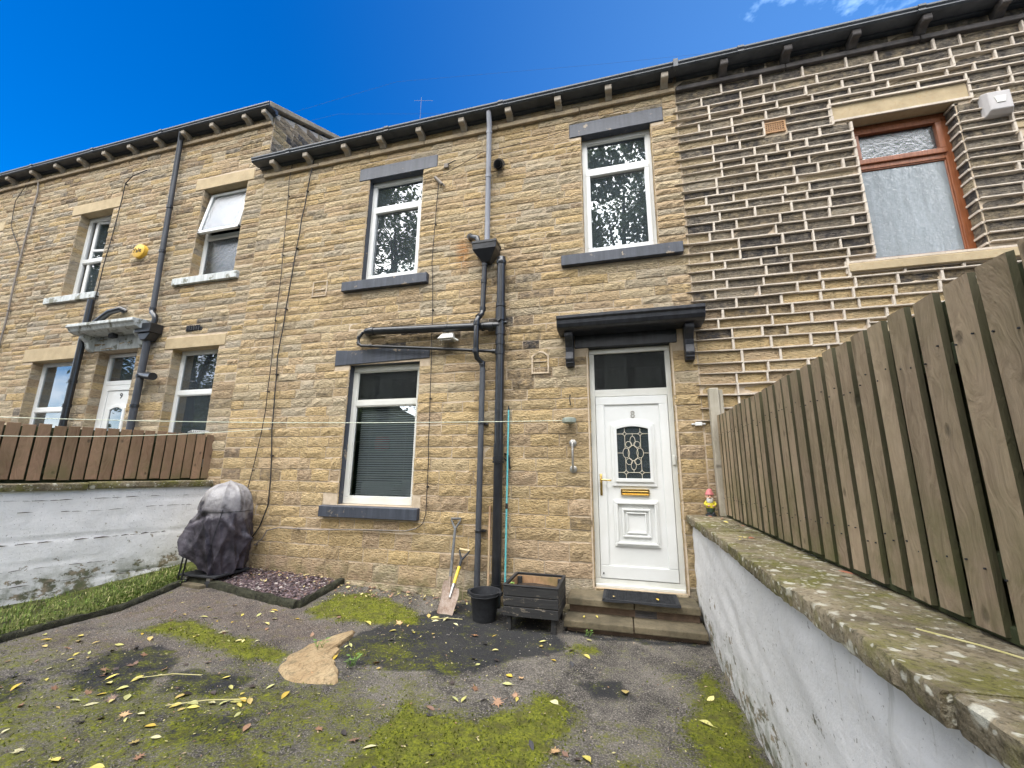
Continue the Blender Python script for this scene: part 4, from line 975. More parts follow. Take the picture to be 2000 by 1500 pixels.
# ------------------------------------------------------------------ right hand wall and fence
rw = thing('garden_wall', 'white rendered low wall at the right with thick lichened coping stones', 'wall', (.9, -3, 0), 'white garden walls')
def lumpy(p0, d, nrm, L, zt, zb, amp, fn, parent, name, mat, thick, sx=.04):
    nu, nv = int(L/sx), int((zt-zb)/sx); vs = []; fs = []
    for j in range(nv+1):
        for i in range(nu+1):
            s = L*i/nu; z = zb+(zt-zb)*j/nv; q = p0+d*s+nrm*fn(s, z); vs.append((q.x, q.y, z))
    for j in range(nv):
        for i in range(nu): a = j*(nu+1)+i; fs.append((a, a+1, a+nu+2, a+nu+1))
    b0 = len(vs)
    for z in (zb, zt):
        for s in (0, L): q = p0+d*s-nrm*thick; vs.append((q.x, q.y, z))
    W_ = nu+1
    fs += [(b0, b0+1, b0+3, b0+2)]
    top = [nv*W_+i for i in range(W_)]; fs.append(tuple(top)+(b0+3, b0+2)); fs.append(tuple([j*W_ for j in range(nv+1)])+(b0+2, b0)); fs.append(tuple([j*W_+nu for j in range(nv+1)])+(b0+3, b0+1))
    return MB().add(vs, fs).build(name, mat, parent, smooth=True)
def fr(s, z): return .018*ns(s, z, 1.3, 3)+.013*ns(s*.7+z*1.6, z-s*.3, 4.0, 9)+.003*ns(s, z, 11)-.02*max(0, .35-z)*(1+ns(s, 1, 2))
lumpy(Vector((.672, -.0, 0)), Vector((0, -1, 0)), Vector((-1, 0, 0)), 6.5, .985, -.1, .01, fr, rw, 'rendered_wall', M['render_right'], .42)
js = [-.0, -1.20, -2.06, -2.82, -3.63, -4.5, -5.4, -6.5]; rc = random.Random(3)
def coping(x0, x1, ya, yb, zb, zt, parent, mat, n=44):
    vs = []; fs = []; L = ya-yb
    prof = [(x0+.004, zb), (x0, zb+.02), (x0+.001, zt-.006), (x0+.007, zt), ((x0*2+x1)/3, zt+.004), ((x0+x1*2)/3, zt), (x1, zt-.004), (x1, zb)]
    m_ = len(prof)
    for i in range(n+1):
        y = ya-L*i/n
        for k, (x, z) in enumerate(prof):
            e = .006*ns(y*5, k*.7+z, 1.0, x0)+.005*ns(y*17, k*1.3, 1.0, 2)+.006*max(0, ns(y*31, k*2.1, 1.0, 5)); vs.append((x+(e if k < 4 else 0), y, z+(.007*ns(y*4, x*5) if 2 < k < 7 else e*.6 if k < 2 else 0)))
    for i in range(n):
        for k in range(m_): fs.append((i*m_+k, i*m_+(k+1) % m_, (i+1)*m_+(k+1) % m_, (i+1)*m_+k))
    fs += [tuple(range(m_)), tuple(range(n*m_, n*m_+m_))[::-1]]
    return MB().add(vs, fs).build('coping_stone', mat, parent, smooth=True)
for a, b in zip(js, js[1:]):
    coping(.625+rc.uniform(-.014, .016), 1.12, a-.006, b+.006, .975+rc.uniform(-.005, .005), 1.052+rc.uniform(-.008, .008), rw, M['coping'])
rf = thing('wooden_fence', 'tall weathered brown board fence standing on the right hand wall', 'fence', (1.0, -3, 1.05), 'board fences on the walls')
rb = random.Random(12)
y = -.02; first = None; k = 0
while y > -6.3:
    wd = rb.uniform(.090, .098); x = .97+rb.uniform(-.004, .004); zt = 2.065+rb.uniform(-.010, .010)
    mb = MB(); z0 = 1.075+rb.uniform(-.006, .01); tw = rb.uniform(-.004, .004)
    mb.add([(x+tw, y, z0), (x-tw, y-wd, z0), (x-tw+.019, y-wd, z0), (x+tw+.019, y, z0), (x, y, zt), (x, y-wd, zt+rb.uniform(-.005, .005)), (x+.019, y-wd, zt), (x+.019, y, zt)],
           [(0, 1, 2, 3), (4, 7, 6, 5), (0, 4, 5, 1), (1, 5, 6, 2), (2, 6, 7, 3), (3, 7, 4, 0)])
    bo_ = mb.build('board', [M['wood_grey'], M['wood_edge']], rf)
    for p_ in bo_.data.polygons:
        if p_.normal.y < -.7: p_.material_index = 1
    if k % 1 == 0:
        MB().box(x+.058, x+.074, y-wd-.088, y-wd+.040, 1.06, 2.045).build('rear_board', M['wood_dark'], rf, bevel=.002)  # rear boards in a much darker green timber behind the gaps
    y -= wd+rb.uniform(.032, .044); k += 1
nl_ = MB()
for k in range(46):
    for z in (1.25, 1.86):
        for e in (-.03, .03): nl_.lathe((.966, -.075-.132*k+e+rb.uniform(-.008, .008), z+rb.uniform(-.03, .03)), [(.003, -.001), (.003, .004)], 6, 'x')
o = nl_.build('nail_heads', M['rubber'], rf); o['kind'] = 'stuff'
for z in (1.25, 1.86): bx('rail', M['wood_dark'], rf, .993, 1.026, -6.3, -.02, z-.035, z+.035, .004)
bx('gravel_board', M['wood_dark'], rf, .985, 1.05, -6.3, -.02, 1.055, 1.10, .004)
for yy in (-.075, -1.9, -3.75, -5.6):
    if yy == -.075:
        pw = MB().box(.925, 1.02, -.115, -.025, 1.05, 2.37).build('post', M['wood_post'], rf, bevel=.008); bx('post_slat', M['wood_post'], pw, 1.024, 1.06, -.10, -.03, 1.06, 2.35, .004)
    else: bx('post', M['wood_dark'], rf, 1.08, 1.16, yy-.04, yy+.04, -.05, 2.0, .006)

# ------------------------------------------------------------------ left hand wall and fence
lw_ = thing('garden_wall', 'white flaking painted stone wall at the left behind the covered barbecue', 'wall', P0+DL*2, 'white garden walls')
def fl(s, z):
    v = .012*ns(s, z, 1.7, 6)+.006*ns(s, z, 6)
    for k, zc_ in enumerate((.18, .42, .66, .88, 1.08)):
        d_ = z-(zc_+.018*ns(s, k, 1.1, k)); v -= .020*math.exp(-(d_/.016)**2)*max(0, .35+ns(s*.9, k, 1.0, 7*k))
    return v
lumpy(P0, DL, NL, 5.6, 1.215, -.1, .01, fl, lw_, 'painted_wall', M['render_left'], .35, .028)
M['crack'] = mottled('dark_open_joint', (.07, .06, .05), (.16, .14, .12), 20, .95, .3, .004)
# gaps and lost paint along the courses
def crackline(zc_, s0, s1, seed, parent):
    r_ = random.Random(seed); mb = MB(); s = s0
    while s < s1:
        L = r_.uniform(.04, .16)
        if r_.random() < (.93 if zc_ == .63 else .7):
            za = zc_+.03*ns(s, seed, 1.3)+r_.uniform(-.004, .004); h = r_.uniform(.006, .015) if zc_ == .63 else r_.uniform(.003, .009)
            p1, p2 = P0+DL*s+NL*.017, P0+DL*(s+L)+NL*.017
            zb_ = zc_+.03*ns(s+L, seed, 1.3)
            mb.add([(p1.x, p1.y, za), (p2.x, p2.y, zb_-h*.3), (p2.x, p2.y, zb_+h*.5), ((p1.x+p2.x)/2, (p1.y+p2.y)/2, (za+zb_)/2+h)], [(0, 1, 2, 3)])
        s += L*r_.uniform(.9, 1.3)
    return mb
for sd_, (zc_, s0_, s1_) in enumerate(((.63, .3, 5.4), (.97, .2, 4.5), (.36, .8, 5.4), (.20, .2, 5.4), (1.10, .1, 2.5))):
    m_ = crackline(zc_, s0_, s1_, sd_+2, lw_)
    o = m_.build('open_joint', M['crack'], lw_, recalc=False); o['kind'] = 'stuff'
lc = [0, 1.28, 2.35, 3.4, 4.5, 5.6]
for a, b in zip(lc, lc[1:]):
    zt = 1.30-.008*a; p, q = P0+DL*(a+.006), P0+DL*(b-.006); mb = MB(); r_ = random.Random(int(a*10)); vs = []; fs = []; nn = 12
    for i in range(nn+1):
        c = p+(q-p)*i/nn
        for k, (u, z) in enumerate(((.035, zt-.085), (.045, zt-.07), (.045, zt-.012), (.03, zt), (-.38, zt), (-.38, zt-.085))):
            e = .012*ns(i*.9+a*3, k*.5, 1.0, a); c2 = c+NL*(u+e); vs.append((c2.x, c2.y, z+e*.5))
    for i in range(nn):
        for k in range(6): fs.append((i*6+k, i*6+(k+1) % 6, (i+1)*6+(k+1) % 6, (i+1)*6+k))
    fs += [tuple(range(6)), tuple(range(nn*6, nn*6+6))[::-1]]
    mb.add(vs, fs).build('coping_stone', M['coping'], lw_, smooth=True)
lfn = thing('wooden_fence', 'low reddish brown board fence on the left wall in front of house 9', 'fence', P0+DL*2+Vector((0, 0, 1.3)), 'board fences on the walls')
s = .02
for k in range(46):
    wd = rb.uniform(.096, .106); a, b = P0+DL*s-NL*.08, P0+DL*(s+wd)-NL*.08; m_ = MB(); zt = 1.958+rb.uniform(-.01, .008); zb = 1.325+rb.uniform(-.008, .008)
    c = (a+b)/2; m_.obox((c.x, c.y, (zt+zb)/2), DL*wd/2, NL*.010, (0, 0, (zt-zb)/2)); m_.build('board', M['wood_red'], lfn, bevel=.003)
    s += wd+rb.uniform(.014, .026)
for z in (1.42, 1.84): MB().beam(P0+DL*.02-NL*.115+Vector((0, 0, z)), P0+DL*5.5-NL*.115+Vector((0, 0, z)), .035, .07).build('rail', M['wood_dark'], lfn, bevel=.004)
MB().beam(P0+DL*.02-NL*.14+Vector((0, 0, 1.61)), P0+DL*5.5-NL*.14+Vector((0, 0, 1.61)), .012, .64).build('backing_panel', M['wood_dark'], lfn)
for s in (.06, 1.9, 3.7, 5.4):
    c = P0+DL*s-NL*.18; MB().obox((c.x, c.y, 1.6), DL*.04, NL*.035, (0, 0, .33)).build('post', M['wood_dark'], lfn, bevel=.005)
rk = thing('wire_rack', 'small white wire rack lying on top of the left fence end', 'rack', P0+DL*.15-NL*.16+Vector((0, 0, 1.97)))
m_ = MB(); c0 = P0+DL*.12-NL*.16+Vector((0, 0, 1.985))
for k in range(9):
    a = c0+DL*(.025*k); m_.tube([a-NL*.09, a+NL*.10+Vector((0, 0, .02)), a+NL*.12+Vector((0, 0, -.01))], .003, 5)
m_.build('wires', M['white'], rk); MB().tube([c0-NL*.09, c0+DL*.2-NL*.09, c0+DL*.2+NL*.10+Vector((0, 0, .02)), c0+NL*.10+Vector((0, 0, .02)), c0-NL*.09], .004, 5).build('rim', M['white'], rk)

# ------------------------------------------------------------------ doorstep
ds = thing('doorsteps', 'two worn sandstone steps below the white front door', 'steps', (0, -.3, 0))
for a, b in ((-.60, .045), (.052, .645)): bx('step_slab', M['step'], ds, a, b, -.345+.01*(a > 0), .05, .178, .242, .010, seg=2)
for a, b in ((-.605, .03), (.038, .66)): bx('step_slab', M['step'], ds, a, b, -.565+.012*(a > 0), -.24, .045, .105, .010, seg=2)
bx('riser', M['step_riser'], ds, -.58, .64, -.29, .02, .10, .18, .006); bx('riser', M['step_riser'], ds, -.58, .65, -.50, -.2, -.06, .046, .006)
gr = MB(); frame_bars(gr, .055, .255, .106, .172, -.302, -.28, .012)
for k in range(4): gr.box(.065, .245, -.298, -.285, .118+k*.012, .123+k*.012)
gr.build('vent_grille', M['corbel_dark'], ds); bx('vent_back', M['dark'], ds, .06, .25, -.292, -.2905, .108, .17, 0)
mtb = thing('doormat', 'black ribbed rubber doormat on the top step', 'doormat', (.1, -.2, .245))
mb = MB(); vs = []; fs = []; nn = 24
for i in range(nn+1):
    x = -.25+.72*i/nn
    for y, z in ((-.385, .0), (-.383, .012), (-.33, .014), (-.05, .014), (.0, .013), (.0, .0)):
        wv = .010*max(0, ns(x*3, 1, 1.6))+.004*math.sin(x*14) if y < -.37 else 0
        vs.append((x, y, .2445+z+max(0, wv)))
for i in range(nn):
    for k in range(6): fs.append((i*6+k, i*6+(k+1) % 6, (i+1)*6+(k+1) % 6, (i+1)*6+k))
fs += [tuple(range(6)), tuple(range(nn*6, nn*6+6))[::-1]]
mb.add(vs, fs).build('mat_base', M['rubber'], mtb)
rr = MB()
for i in range(30):
    for j in range(7):
        x, y = -.205+.0216*i, -.33+j*.042; s_ = 1 if (i//2) % 2 else -1
        rr.obox((x, y+.02, .2615), Vector((.009, .009*s_, 0)), Vector((-.0025*s_, .0025, 0)), (0, 0, .0022))
for q in ((-.25, .47, -.375, -.35), (-.25, .47, -.024, -.002), (-.25, -.225, -.37, -.01), (.445, .47, -.37, -.01)): rr.box(*q, .255, .264)
rr.build('tread_ribs', M['rubber'], mtb)

# ------------------------------------------------------------------ drainage
def P(x, z, y): f = (4.8+y)/4.8; return Vector((x*f, y, 1.5+(z-1.5)*f))
def collar(mb, c, d, r, L=.05):
    d = Vector(d).normalized()*L/2; c = Vector(c); mb.subs.append(MB().tube([c-d, c+d], r, 14))
t = thing('soil_pipe', 'thick glossy black soil stack with a horizontal branch between window and door', 'pipe', (-1.415, -.1, 0))
sx, sy = -1.418, -.095; zt = P(0, 4.2, sy).z
mb = MB().tube([(sx, sy, .02), (sx, sy, zt)], .054, 16).build('stack', M['black'], t, smooth=True)
mb = MB()
for z, r, L in ((3.42, .066, .16), (3.20, .063, .10), (3.05, .062, .06), (2.93, .062, .07), (3.55, .064, .05), (1.62, .064, .05), (1.72, .060, .14), (.22, .062, .05), (1.58, .07, .02)): collar(mb, (sx, sy, z), (0, 0, 1), r, L)
mb.build('collar', M['black'], t, smooth=True)
MB().lathe((sx, sy, zt-.03), [(.062, 0), (.068, .02), (.068, .045), (.06, .055), (.055, .095), (.03, .105)], 16).build('vent_cap', M['black'], t, smooth=True)
yh = -.10; a, b = P(-3.40, 3.385, yh), P(-1.45, 3.31, yh)
MB().tube([a+Vector((-.03, .11, .01)), a+Vector((-.03, .03, .005)), a+Vector((-.01, .0, 0)), a+Vector((.04, 0, 0)), b], .053, 14).build('branch', M['black'], t, smooth=True)
mb = MB(); collar(mb, a+Vector((.07, 0, -.002)), b-a, .061, .06); collar(mb, a+(b-a)*.62, b-a, .059, .03); collar(mb, b-Vector((.12, 0, 0)), b-a, .062, .07); collar(mb, b-Vector((.23, 0, -.005)), b-a, .060, .03); mb.build('branch_collar', M['black'], t, smooth=True)
MB().tube([(sx, sy-.03, 3.33), (sx-.005, sy-.085, 3.335)], [.026, .026], 12).tube([(sx+.04, sy, 3.31), (sx+.085, sy, 3.31)], .024, 12).build('boss', M['black'], t, smooth=True)
t = thing('waste_pipe', 'thin black waste pipe sloping above the lower window to the soil stack', 'pipe', (-2.4, -.06, 3.1))
yw = -.075; q = [P(-3.40, 3.40, .02), P(-3.49, 3.37, yw), P(-3.545, 3.30, yw), P(-3.54, 3.22, yw), P(-3.49, 3.18, yw), P(-3.40, 3.172, yw), P(-2.45, 3.075, yw), P(-1.47, 2.965, yw)]
MB().tube(q, .021, 10).build('pipe', M['black'], t, smooth=True); mb = MB()
for c, d in ((q[2], q[3]-q[1]), (q[3], q[4]-q[2]), (q[5]+Vector((.07, 0, -.005)), q[6]-q[5])): collar(mb, c, d, .026, .04)
collar(mb, q[7]-Vector((.03, 0, -.002)), q[7]-q[6], .031, .10); mb.build('collar', M['black'], t, smooth=True)

t = thing('drainpipe', 'slim drainpipe with hopper head, weathered grey above and below, black between', 'pipe', (-1.63, -.07, 0))
yd_ = -.085
MB().tube([Vector((-1.625, -.16, ZS8+.17)), P(-1.665, 6.42, -.12), P(-1.665, 6.25, yd_), P(-1.655, 4.38, yd_)], .036, 14).build('upper_pipe', M['grey_pipe'], t, smooth=True)
mb = MB(); collar(mb, P(-1.66, 5.55, yd_), (0, 0, 1), .042, .05); collar(mb, P(-1.665, 6.28, yd_), (0, 0, 1), .042, .05); mb.build('upper_collar', M['grey_pipe'], t, smooth=True)
h = P(-1.665, 4.40, -.12); hx = h.x; hp = MB()
hp.add([(hx-.165, -.225, 4.42), (hx+.165, -.225, 4.42), (hx+.165, -.01, 4.42), (hx-.165, -.01, 4.42), (hx-.16, -.22, 4.31), (hx+.16, -.22, 4.31), (hx+.16, -.01, 4.31), (hx-.16, -.01, 4.31),
        (hx-.05, -.13, 4.16), (hx+.05, -.13, 4.16), (hx+.05, -.03, 4.16), (hx-.05, -.03, 4.16)],
       [(0, 1, 5, 4), (1, 2, 6, 5), (2, 3, 7, 6), (3, 0, 4, 7), (4, 5, 9, 8), (5, 6, 10, 9), (6, 7, 11, 10), (7, 4, 8, 11), (8, 9, 10, 11), (0, 3, 2, 1)])
hp.box(hx-.172, hx+.172, -.232, -.005, 4.385, 4.425); hp.build('hopper', M['black'], t, bevel=.006)
mp = [P(-1.68, 4.22, yd_), P(-1.695, 3.56, yd_), P(-1.705, 3.49, -.10), P(-1.745, 3.46, -.15), P(-1.775, 3.40, -.19), P(-1.775, 2.98, -.19), P(-1.755, 2.90, -.16), P(-1.68, 2.82, -.085), P(-1.675, 2.72, yd_)]
MB().tube(mp, .034, 14).build('middle_pipe', M['black'], t, smooth=True); mb = MB()
for c in (P(-1.688, 3.95, yd_), mp[1], mp[4]+Vector((0, 0, -.03)), mp[5]+Vector((0, 0, .02)), mp[7], mp[0]+Vector((0, 0, -.02))): collar(mb, c, (0, 0, 1), .041, .05)
collar(mb, mp[3], mp[3]-mp[2], .040, .04); mb.build('middle_collar', M['black'], t, smooth=True)
MB().tube([P(-1.675, 2.76, yd_), P(-1.68, .05, yd_)], .035, 14).build('lower_pipe', M['dull_pipe'], t, smooth=True)
for z in (2.05, .78):
    c = P(-1.678, z, yd_); mb = MB(); collar(mb, c, (0, 0, 1), .041, .025); mb.box(c.x-.012, c.x+.075, -.06, -.005, c.z-.012, c.z+.012); mb.build('clip', M['black'], t, bevel=.002)
t = thing('overflow_pipe', 'short black bent overflow pipe emptying into the hopper head', 'pipe', (-1.8, -.05, 4.5))
mb = MB().tube([P(-1.90, 4.64, .03), P(-1.90, 4.635, -.06), P(-1.86, 4.635, -.10), P(-1.80, 4.61, -.11), P(-1.785, 4.55, -.11), P(-1.775, 4.42, -.11)], .036, 12); mb.build('bend', M['black'], t, smooth=True)
mb = MB(); collar(mb, P(-1.90, 4.635, -.03), (0, 1, 0), .045, .05); collar(mb, P(-1.78, 4.50, -.11), (0, 0, 1), .042, .03); mb.build('collar', M['black'], t, smooth=True)
t = thing('boiler_flue', 'black round boiler flue sticking out beside the grey drainpipe under the eaves', 'flue', (-1.55, -.1, 5.7))
f0, f1 = P(-1.50, 5.70, -.0), P(-1.53, 5.73, -.20)
MB().tube([f0+Vector((0, .03, 0)), f0+(f1-f0)*.55], .062, 14).build('outer_sleeve', M['black'], t, smooth=True); MB().tube([f0, f0+(f1-f0)*.15], .085, 16).build('wall_collar', M['cable_grey'], t, smooth=True)
MB().tube([f0+(f1-f0)*.5, f1], .040, 12).tube([f1-(f1-f0)*.1, f1], .048, 12).build('terminal', M['black'], t, smooth=True)

t = thing('drainpipe', 'long dark grey drainpipe running down house 9 beside its door hood', 'pipe', (-7.7, -.08, 0))
q = [P(-7.85, 7.72, -.16), P(-7.84, 7.55, -.09), P(-7.68, 4.12, -.09)]
MB().tube(q, .042, 12).build('upper_pipe', M['dull_pipe'], t, smooth=True); mb = MB()
for k in (.42, .68, 1.0): collar(mb, q[1]+(q[2]-q[1])*k, q[2]-q[1], .05, .05)
mb.build('collar', M['black'], t, smooth=True)
MB().tube([P(-7.68, 4.12, -.09), P(-7.675, 4.06, -.10), P(-7.60, 4.0, -.12), P(-7.58, 3.94, -.12), P(-7.60, 3.82, -.12)], .042, 12).build('swan_neck', M['black'], t, smooth=True)
h = P(-7.66, 3.76, -.1); MB().box(h.x-.17, h.x+.17, -.21, -.01, h.z-.08, h.z+.08).prism([(h.x-.15, h.z-.08), (h.x+.15, h.z-.08), (h.x+.06, h.z-.2), (h.x-.06, h.z-.2)], -.18, -.02, 'y').build('hopper', M['black'], t, bevel=.008)
MB().tube([P(-7.66, 3.6, -.1), P(-7.66, .8, -.1)], .052, 12).build('lower_pipe', M['dull_pipe'], t, smooth=True); mb = MB()
for z in (2.95, 2.45): collar(mb, P(-7.66, z, -.1), (0, 0, 1), .062, .04)
mb.build('collar', M['black'], t, smooth=True); MB().tube([P(-7.66, 2.97, -.1), P(-7.47, 2.94, -.13)], .05, 12).build('branch', M['black'], t, smooth=True); MB().tube([P(-7.5, 2.945, -.13), P(-7.38, 2.93, -.16)], .062, 12).build('branch_socket', M['black'], t, smooth=True)
t = thing('soil_pipe', 'black soil pipe on house 9 rising left of its door hood with a slanting branch', 'pipe', (-9.2, -.08, 0))
MB().tube([P(-9.27, 4.46, -.09), P(-9.27, .8, -.09)], .052, 12).build('stack', M['black'], t, smooth=True)
MB().tube([P(-8.36, 4.15, .02), P(-8.37, 4.17, -.07), P(-8.45, 4.20, -.09), P(-8.72, 4.175, -.09), P(-8.82, 4.12, -.09), P(-9.22, 3.88, -.09)], .050, 12).build('branch', M['black'], t, smooth=True)
mb = MB()
for z in (3.9, 2.93, 2.5): collar(mb, P(-9.27, z, -.09), (0, 0, 1), .062, .06)
mb.build('collar', M['black'], t, smooth=True)

# ------------------------------------------------------------------ cables
def cable(label, pts, r, mat='cable', y=-.012, sag=.010, seed=1, clips=True):
    r_ = random.Random(seed); path = []
    for (x0, z0), (x1, z1) in zip(pts, pts[1:]):
        m_ = max(1, int(math.dist((x0, z0), (x1, z1))/.25))
        for i in range(m_): t_ = i/m_; path.append((x0+(x1-x0)*t_+r_.uniform(-1, 1)*sag*.6, y-.028+r_.uniform(-.004, .004), z0+(z1-z0)*t_))
    path.append((pts[-1][0], y-.028, pts[-1][1]))
    root = MB().tube(path, r, 6).build('cable', M[mat], None, smooth=True); tag(root, label, 'cable')
    if clips:
        for p in path[2::4]: bx('cable_clip', M[mat], root, p[0]-r*1.6, p[0]+r*1.6, p[1]-r*1.4, .0, p[2]-.008, p[2]+.008, .001)
    return root
cable('black cable from the eaves to behind the barbecue, right one of a pair', [(-4.66, 6.42), (-4.70, 6.1), (-4.80, 4.6), (-4.87, 3.1), (-4.80, 2.0), (-4.72, 1.3), (-4.72, .98), (-4.80, .70), (-4.92, .55), (-5.02, .50), (-5.10, .62)], .0085, seed=1)
cable('thinner black cable left of another on house 8 down to the barbecue cover', [(-5.10, 6.42), (-5.10, 6.1), (-5.02, 4.5), (-4.96, 2.3), (-5.02, 1.7), (-5.10, 1.2), (-5.16, .9)], .0055, seed=2)
cable('thin cable dropping from the small grey connector past the right of the lower window', [(-2.40, 5.58), (-2.42, 5.2), (-2.44, 4.3), (-2.40, 3.6), (-2.38, 2.9), (-2.35, 1.6), (-2.35, .95), (-2.38, .84), (-2.46, .78)], .0055, seed=3)
cable('grey cable running low along the wall under the kitchen sill', [(-2.46, .78), (-2.60, .745), (-3.3, .73), (-3.9, .70), (-4.5, .70), (-4.68, .66), (-4.74, .55), (-4.84, .47)], .0085, 'cable_grey', seed=4)
cable('black wire stretched across house 8 under the eaves between the two upper windows', [(-2.46, 5.68), (-2.3, 5.70), (-1.75, 5.93), (-.9, 5.96), (-.52, 6.02)], .004, seed=5, clips=False)
cable('thick grey cable curving down the far left of house 9', [(-11.75, 7.5), (-11.62, 7.1), (-11.62, 6.4), (-11.58, 5.2), (-11.5, 4.2), (-11.5, 2.0)], .016, 'cable_grey', seed=6)
cable('thin wire looping beside the thick cable at the far left of house 9', [(-11.95, 7.55), (-12.3, 7.0), (-12.2, 6.4), (-11.8, 5.9), (-11.6, 5.6)], .007, seed=7, clips=False)
cable('thin dark cable running down house 9 between the small window and the yellow alarm box', [(-8.5, 7.0), (-8.85, 6.95), (-9.0, 6.8), (-9.03, 5.9), (-9.1, 4.8), (-9.1, 4.2), (-9.2, 3.8)], .008, seed=8)
t = MB().tube([P(-2.49, 5.70, -.03), P(-2.37, 5.56, -.05)], .022, 8).tube([P(-2.36, 5.56, -.05), P(-2.33, 5.52, -.04)], .012, 6).build('cable_connector', M['cable_grey'], None, smooth=True); tag(t, 'small grey cable connector on the wall right of the upper left window', 'connector')
t = thing('wall_bracket', 'small dark bracket holding a wire beside the upper left lintel', 'bracket', (-2.3, 0, 5.83)); bx('plate', M['cable_grey'], t, -2.34, -2.27, -.04, 0, 5.80, 5.87, .004); MB().tube([(-2.3, -.03, 5.84), (-2.18, -.05, 5.87), (-2.15, -.05, 5.87)], .008, 6).build('arm', M['cable'], t, smooth=True)
# overhead wires and a roof aerial
w1 = MB().tube([(B89, -.05, 7.45), (-3.6, .5, 8.25), (0, 2, 9.3), (6, 4, 10.6)], .0012, 4).build('overhead_wire', M['cable'], None); tag(w1, 'thin overhead wire leaving the gable corner of house 9', 'wire')
w2 = MB().tube([(-7.4, -.1, 7.1), (-5.8, -.12, 7.12), (-4.6, .3, 7.62), (-3, 1.5, 8.4)], .0012, 4).build('overhead_wire', M['cable'], None); tag(w2, 'thin wire crossing the brickwork of the house 9 gable', 'wire')
t = thing('roof_aerial', 'faint thin television aerial rising above the roof of the middle house', 'aerial', (-4.55, 3.0, 8.0))
MB().tube([(-4.55, 3.0, 7.9), (-4.55, 3.0, 10.75)], .0035, 5).build('mast', M['cable_grey'], t); MB().tube([(-4.75, 3.0, 10.70), (-4.25, 3.05, 10.62)], .0025, 4).build('boom', M['cable_grey'], t)

# ------------------------------------------------------------------ things fixed to the walls
t = thing('floodlight', 'small white floodlight under the black branch pipe above the kitchen window', 'light', (-2.17, -.1, 3.2)); c = P(-2.19, 3.235, -.12)
m_ = MB().add([(c.x-.075, -.10, c.z+.045), (c.x+.075, -.10, c.z+.045), (c.x+.075, -.04, c.z+.05), (c.x-.075, -.04, c.z+.05), (c.x-.11, -.19, c.z-.055), (c.x+.11, -.19, c.z-.055), (c.x+.10, -.05, c.z-.075), (c.x-.10, -.05, c.z-.075)],
        [(0, 1, 2, 3), (4, 7, 6, 5), (0, 4, 5, 1), (1, 5, 6, 2), (2, 6, 7, 3), (3, 7, 4, 0)]); m_.build('lamp_housing', M['cream'], t, bevel=.008)
MB().box(c.x-.08, c.x+.08, -.165, -.07, c.z-.076, c.z-.070).build('lamp_glass', M['steel'], t); MB().tube([(c.x, -.05, c.z), (c.x, .0, c.z+.01)], .012, 8).tube([(c.x+.11, -.12, c.z-.05), (c.x+.15, -.10, c.z-.075)], .012, 6).build('bracket', M['cream'], t)
t = thing('clothesline_reel', 'grey green round clothesline reel on the wall left of the door', 'reel', (-.57, -.08, 2.03)); c = P(-.585, 2.065, -.11)
MB().lathe((c.x, c.y, c.z-.033), [(.06, 0), (.078, .008), (.082, .03), (.078, .056), (.06, .064)], 20).build('reel_case', mottled('grey_green_plastic', (.22, .25, .21), (.30, .33, .28), 20, .5, .1, .002), t, smooth=True)
MB().box(c.x-.02, c.x+.02, c.y+.05, .0, c.z-.03, c.z+.02).build('wall_mount', M['rubber'], t, bevel=.004)
la = Vector((c.x-.08, c.y-.01, c.z-.002)); lb = Vector((-6.9, -2.33, 1.985))
m_ = MB().tube([la+(lb-la)*(i/16)+Vector((0, 0, -.05*math.sin(PI*i/16))) for i in range(17)], .0036, 6).build('clothesline', M['rope'], None, smooth=True); tag(m_, 'upper pale green clothesline running from the reel by the door across the yard', 'clothesline', 'clotheslines')
hk = MB().tube([P(-4.88, 2.03, .0), P(-4.885, 2.035, -.06), P(-4.90, 2.02, -.075)], .008, 6).build('wall_hook', M['steel'], None, smooth=True); tag(hk, 'small metal hook in the wall where the lower clothesline is tied', 'hook')
la = P(-4.90, 2.03, -.07); lb = Vector((-6.95, -2.33, 1.79))
m_ = MB().tube([la+(lb-la)*(i/12)+Vector((0, 0, -.06*math.sin(PI*i/12))) for i in range(13)], .0036, 6).build('clothesline', M['rope'], None, smooth=True); tag(m_, 'lower pale green clothesline tied to the hook left of the window', 'clothesline', 'clotheslines')
t = thing('grab_rail', 'short rusty steel grab rail fixed upright left of the door', 'grab rail', (-.545, -.05, 1.5)); x = -.545
MB().tube([(x, -.02, 1.80), (x, -.06, 1.795), (x, -.07, 1.765), (x, -.07, 1.54), (x, -.06, 1.51), (x, -.02, 1.505)], .0125, 10).build('bar', M['steel'], t, smooth=True)
for z in (1.80, 1.505): MB().lathe((x, -.025, z), [(.042, .0), (.042, .014), (.03, .022)][::1], 14, 'y').lathe((x, -.036, z), [(.02, 0), (.042, .012)], 14, 'y').build('flange', M['steel'], t, smooth=True)
t = thing('alarm_box', 'round yellow alarm bell box lettered Yale on the wall of house 9', 'alarm box', (-8.2, -.05, 5.25)); c = P(-8.30, 5.30, -.05)
yel = mottled('yellow_plastic', (.62, .37, .045), (.70, .44, .07), 5, .45, 0, .001)
MB().lathe((c.x, -.085, c.z), [(.11, .0), (.14, .012), (.145, .07), (.145, .083)], 24, 'y', squash=.92).build('cover', yel, t, smooth=True)
MB().lathe((c.x, -.012, c.z), [(.125, 0), (.125, .012)], 20, 'y').build('back_plate', M['rubber'], t); text('Yale', .125, (c.x-.01, -.0875, c.z+.0), M['rubber'], 'lettering', t, .002)
t = thing('alarm_box', 'pale grey square alarm box high on the blackened house at the far right', 'alarm box', (3.92, -.05, 5.2)); c = P(3.985, 5.33, -.06)
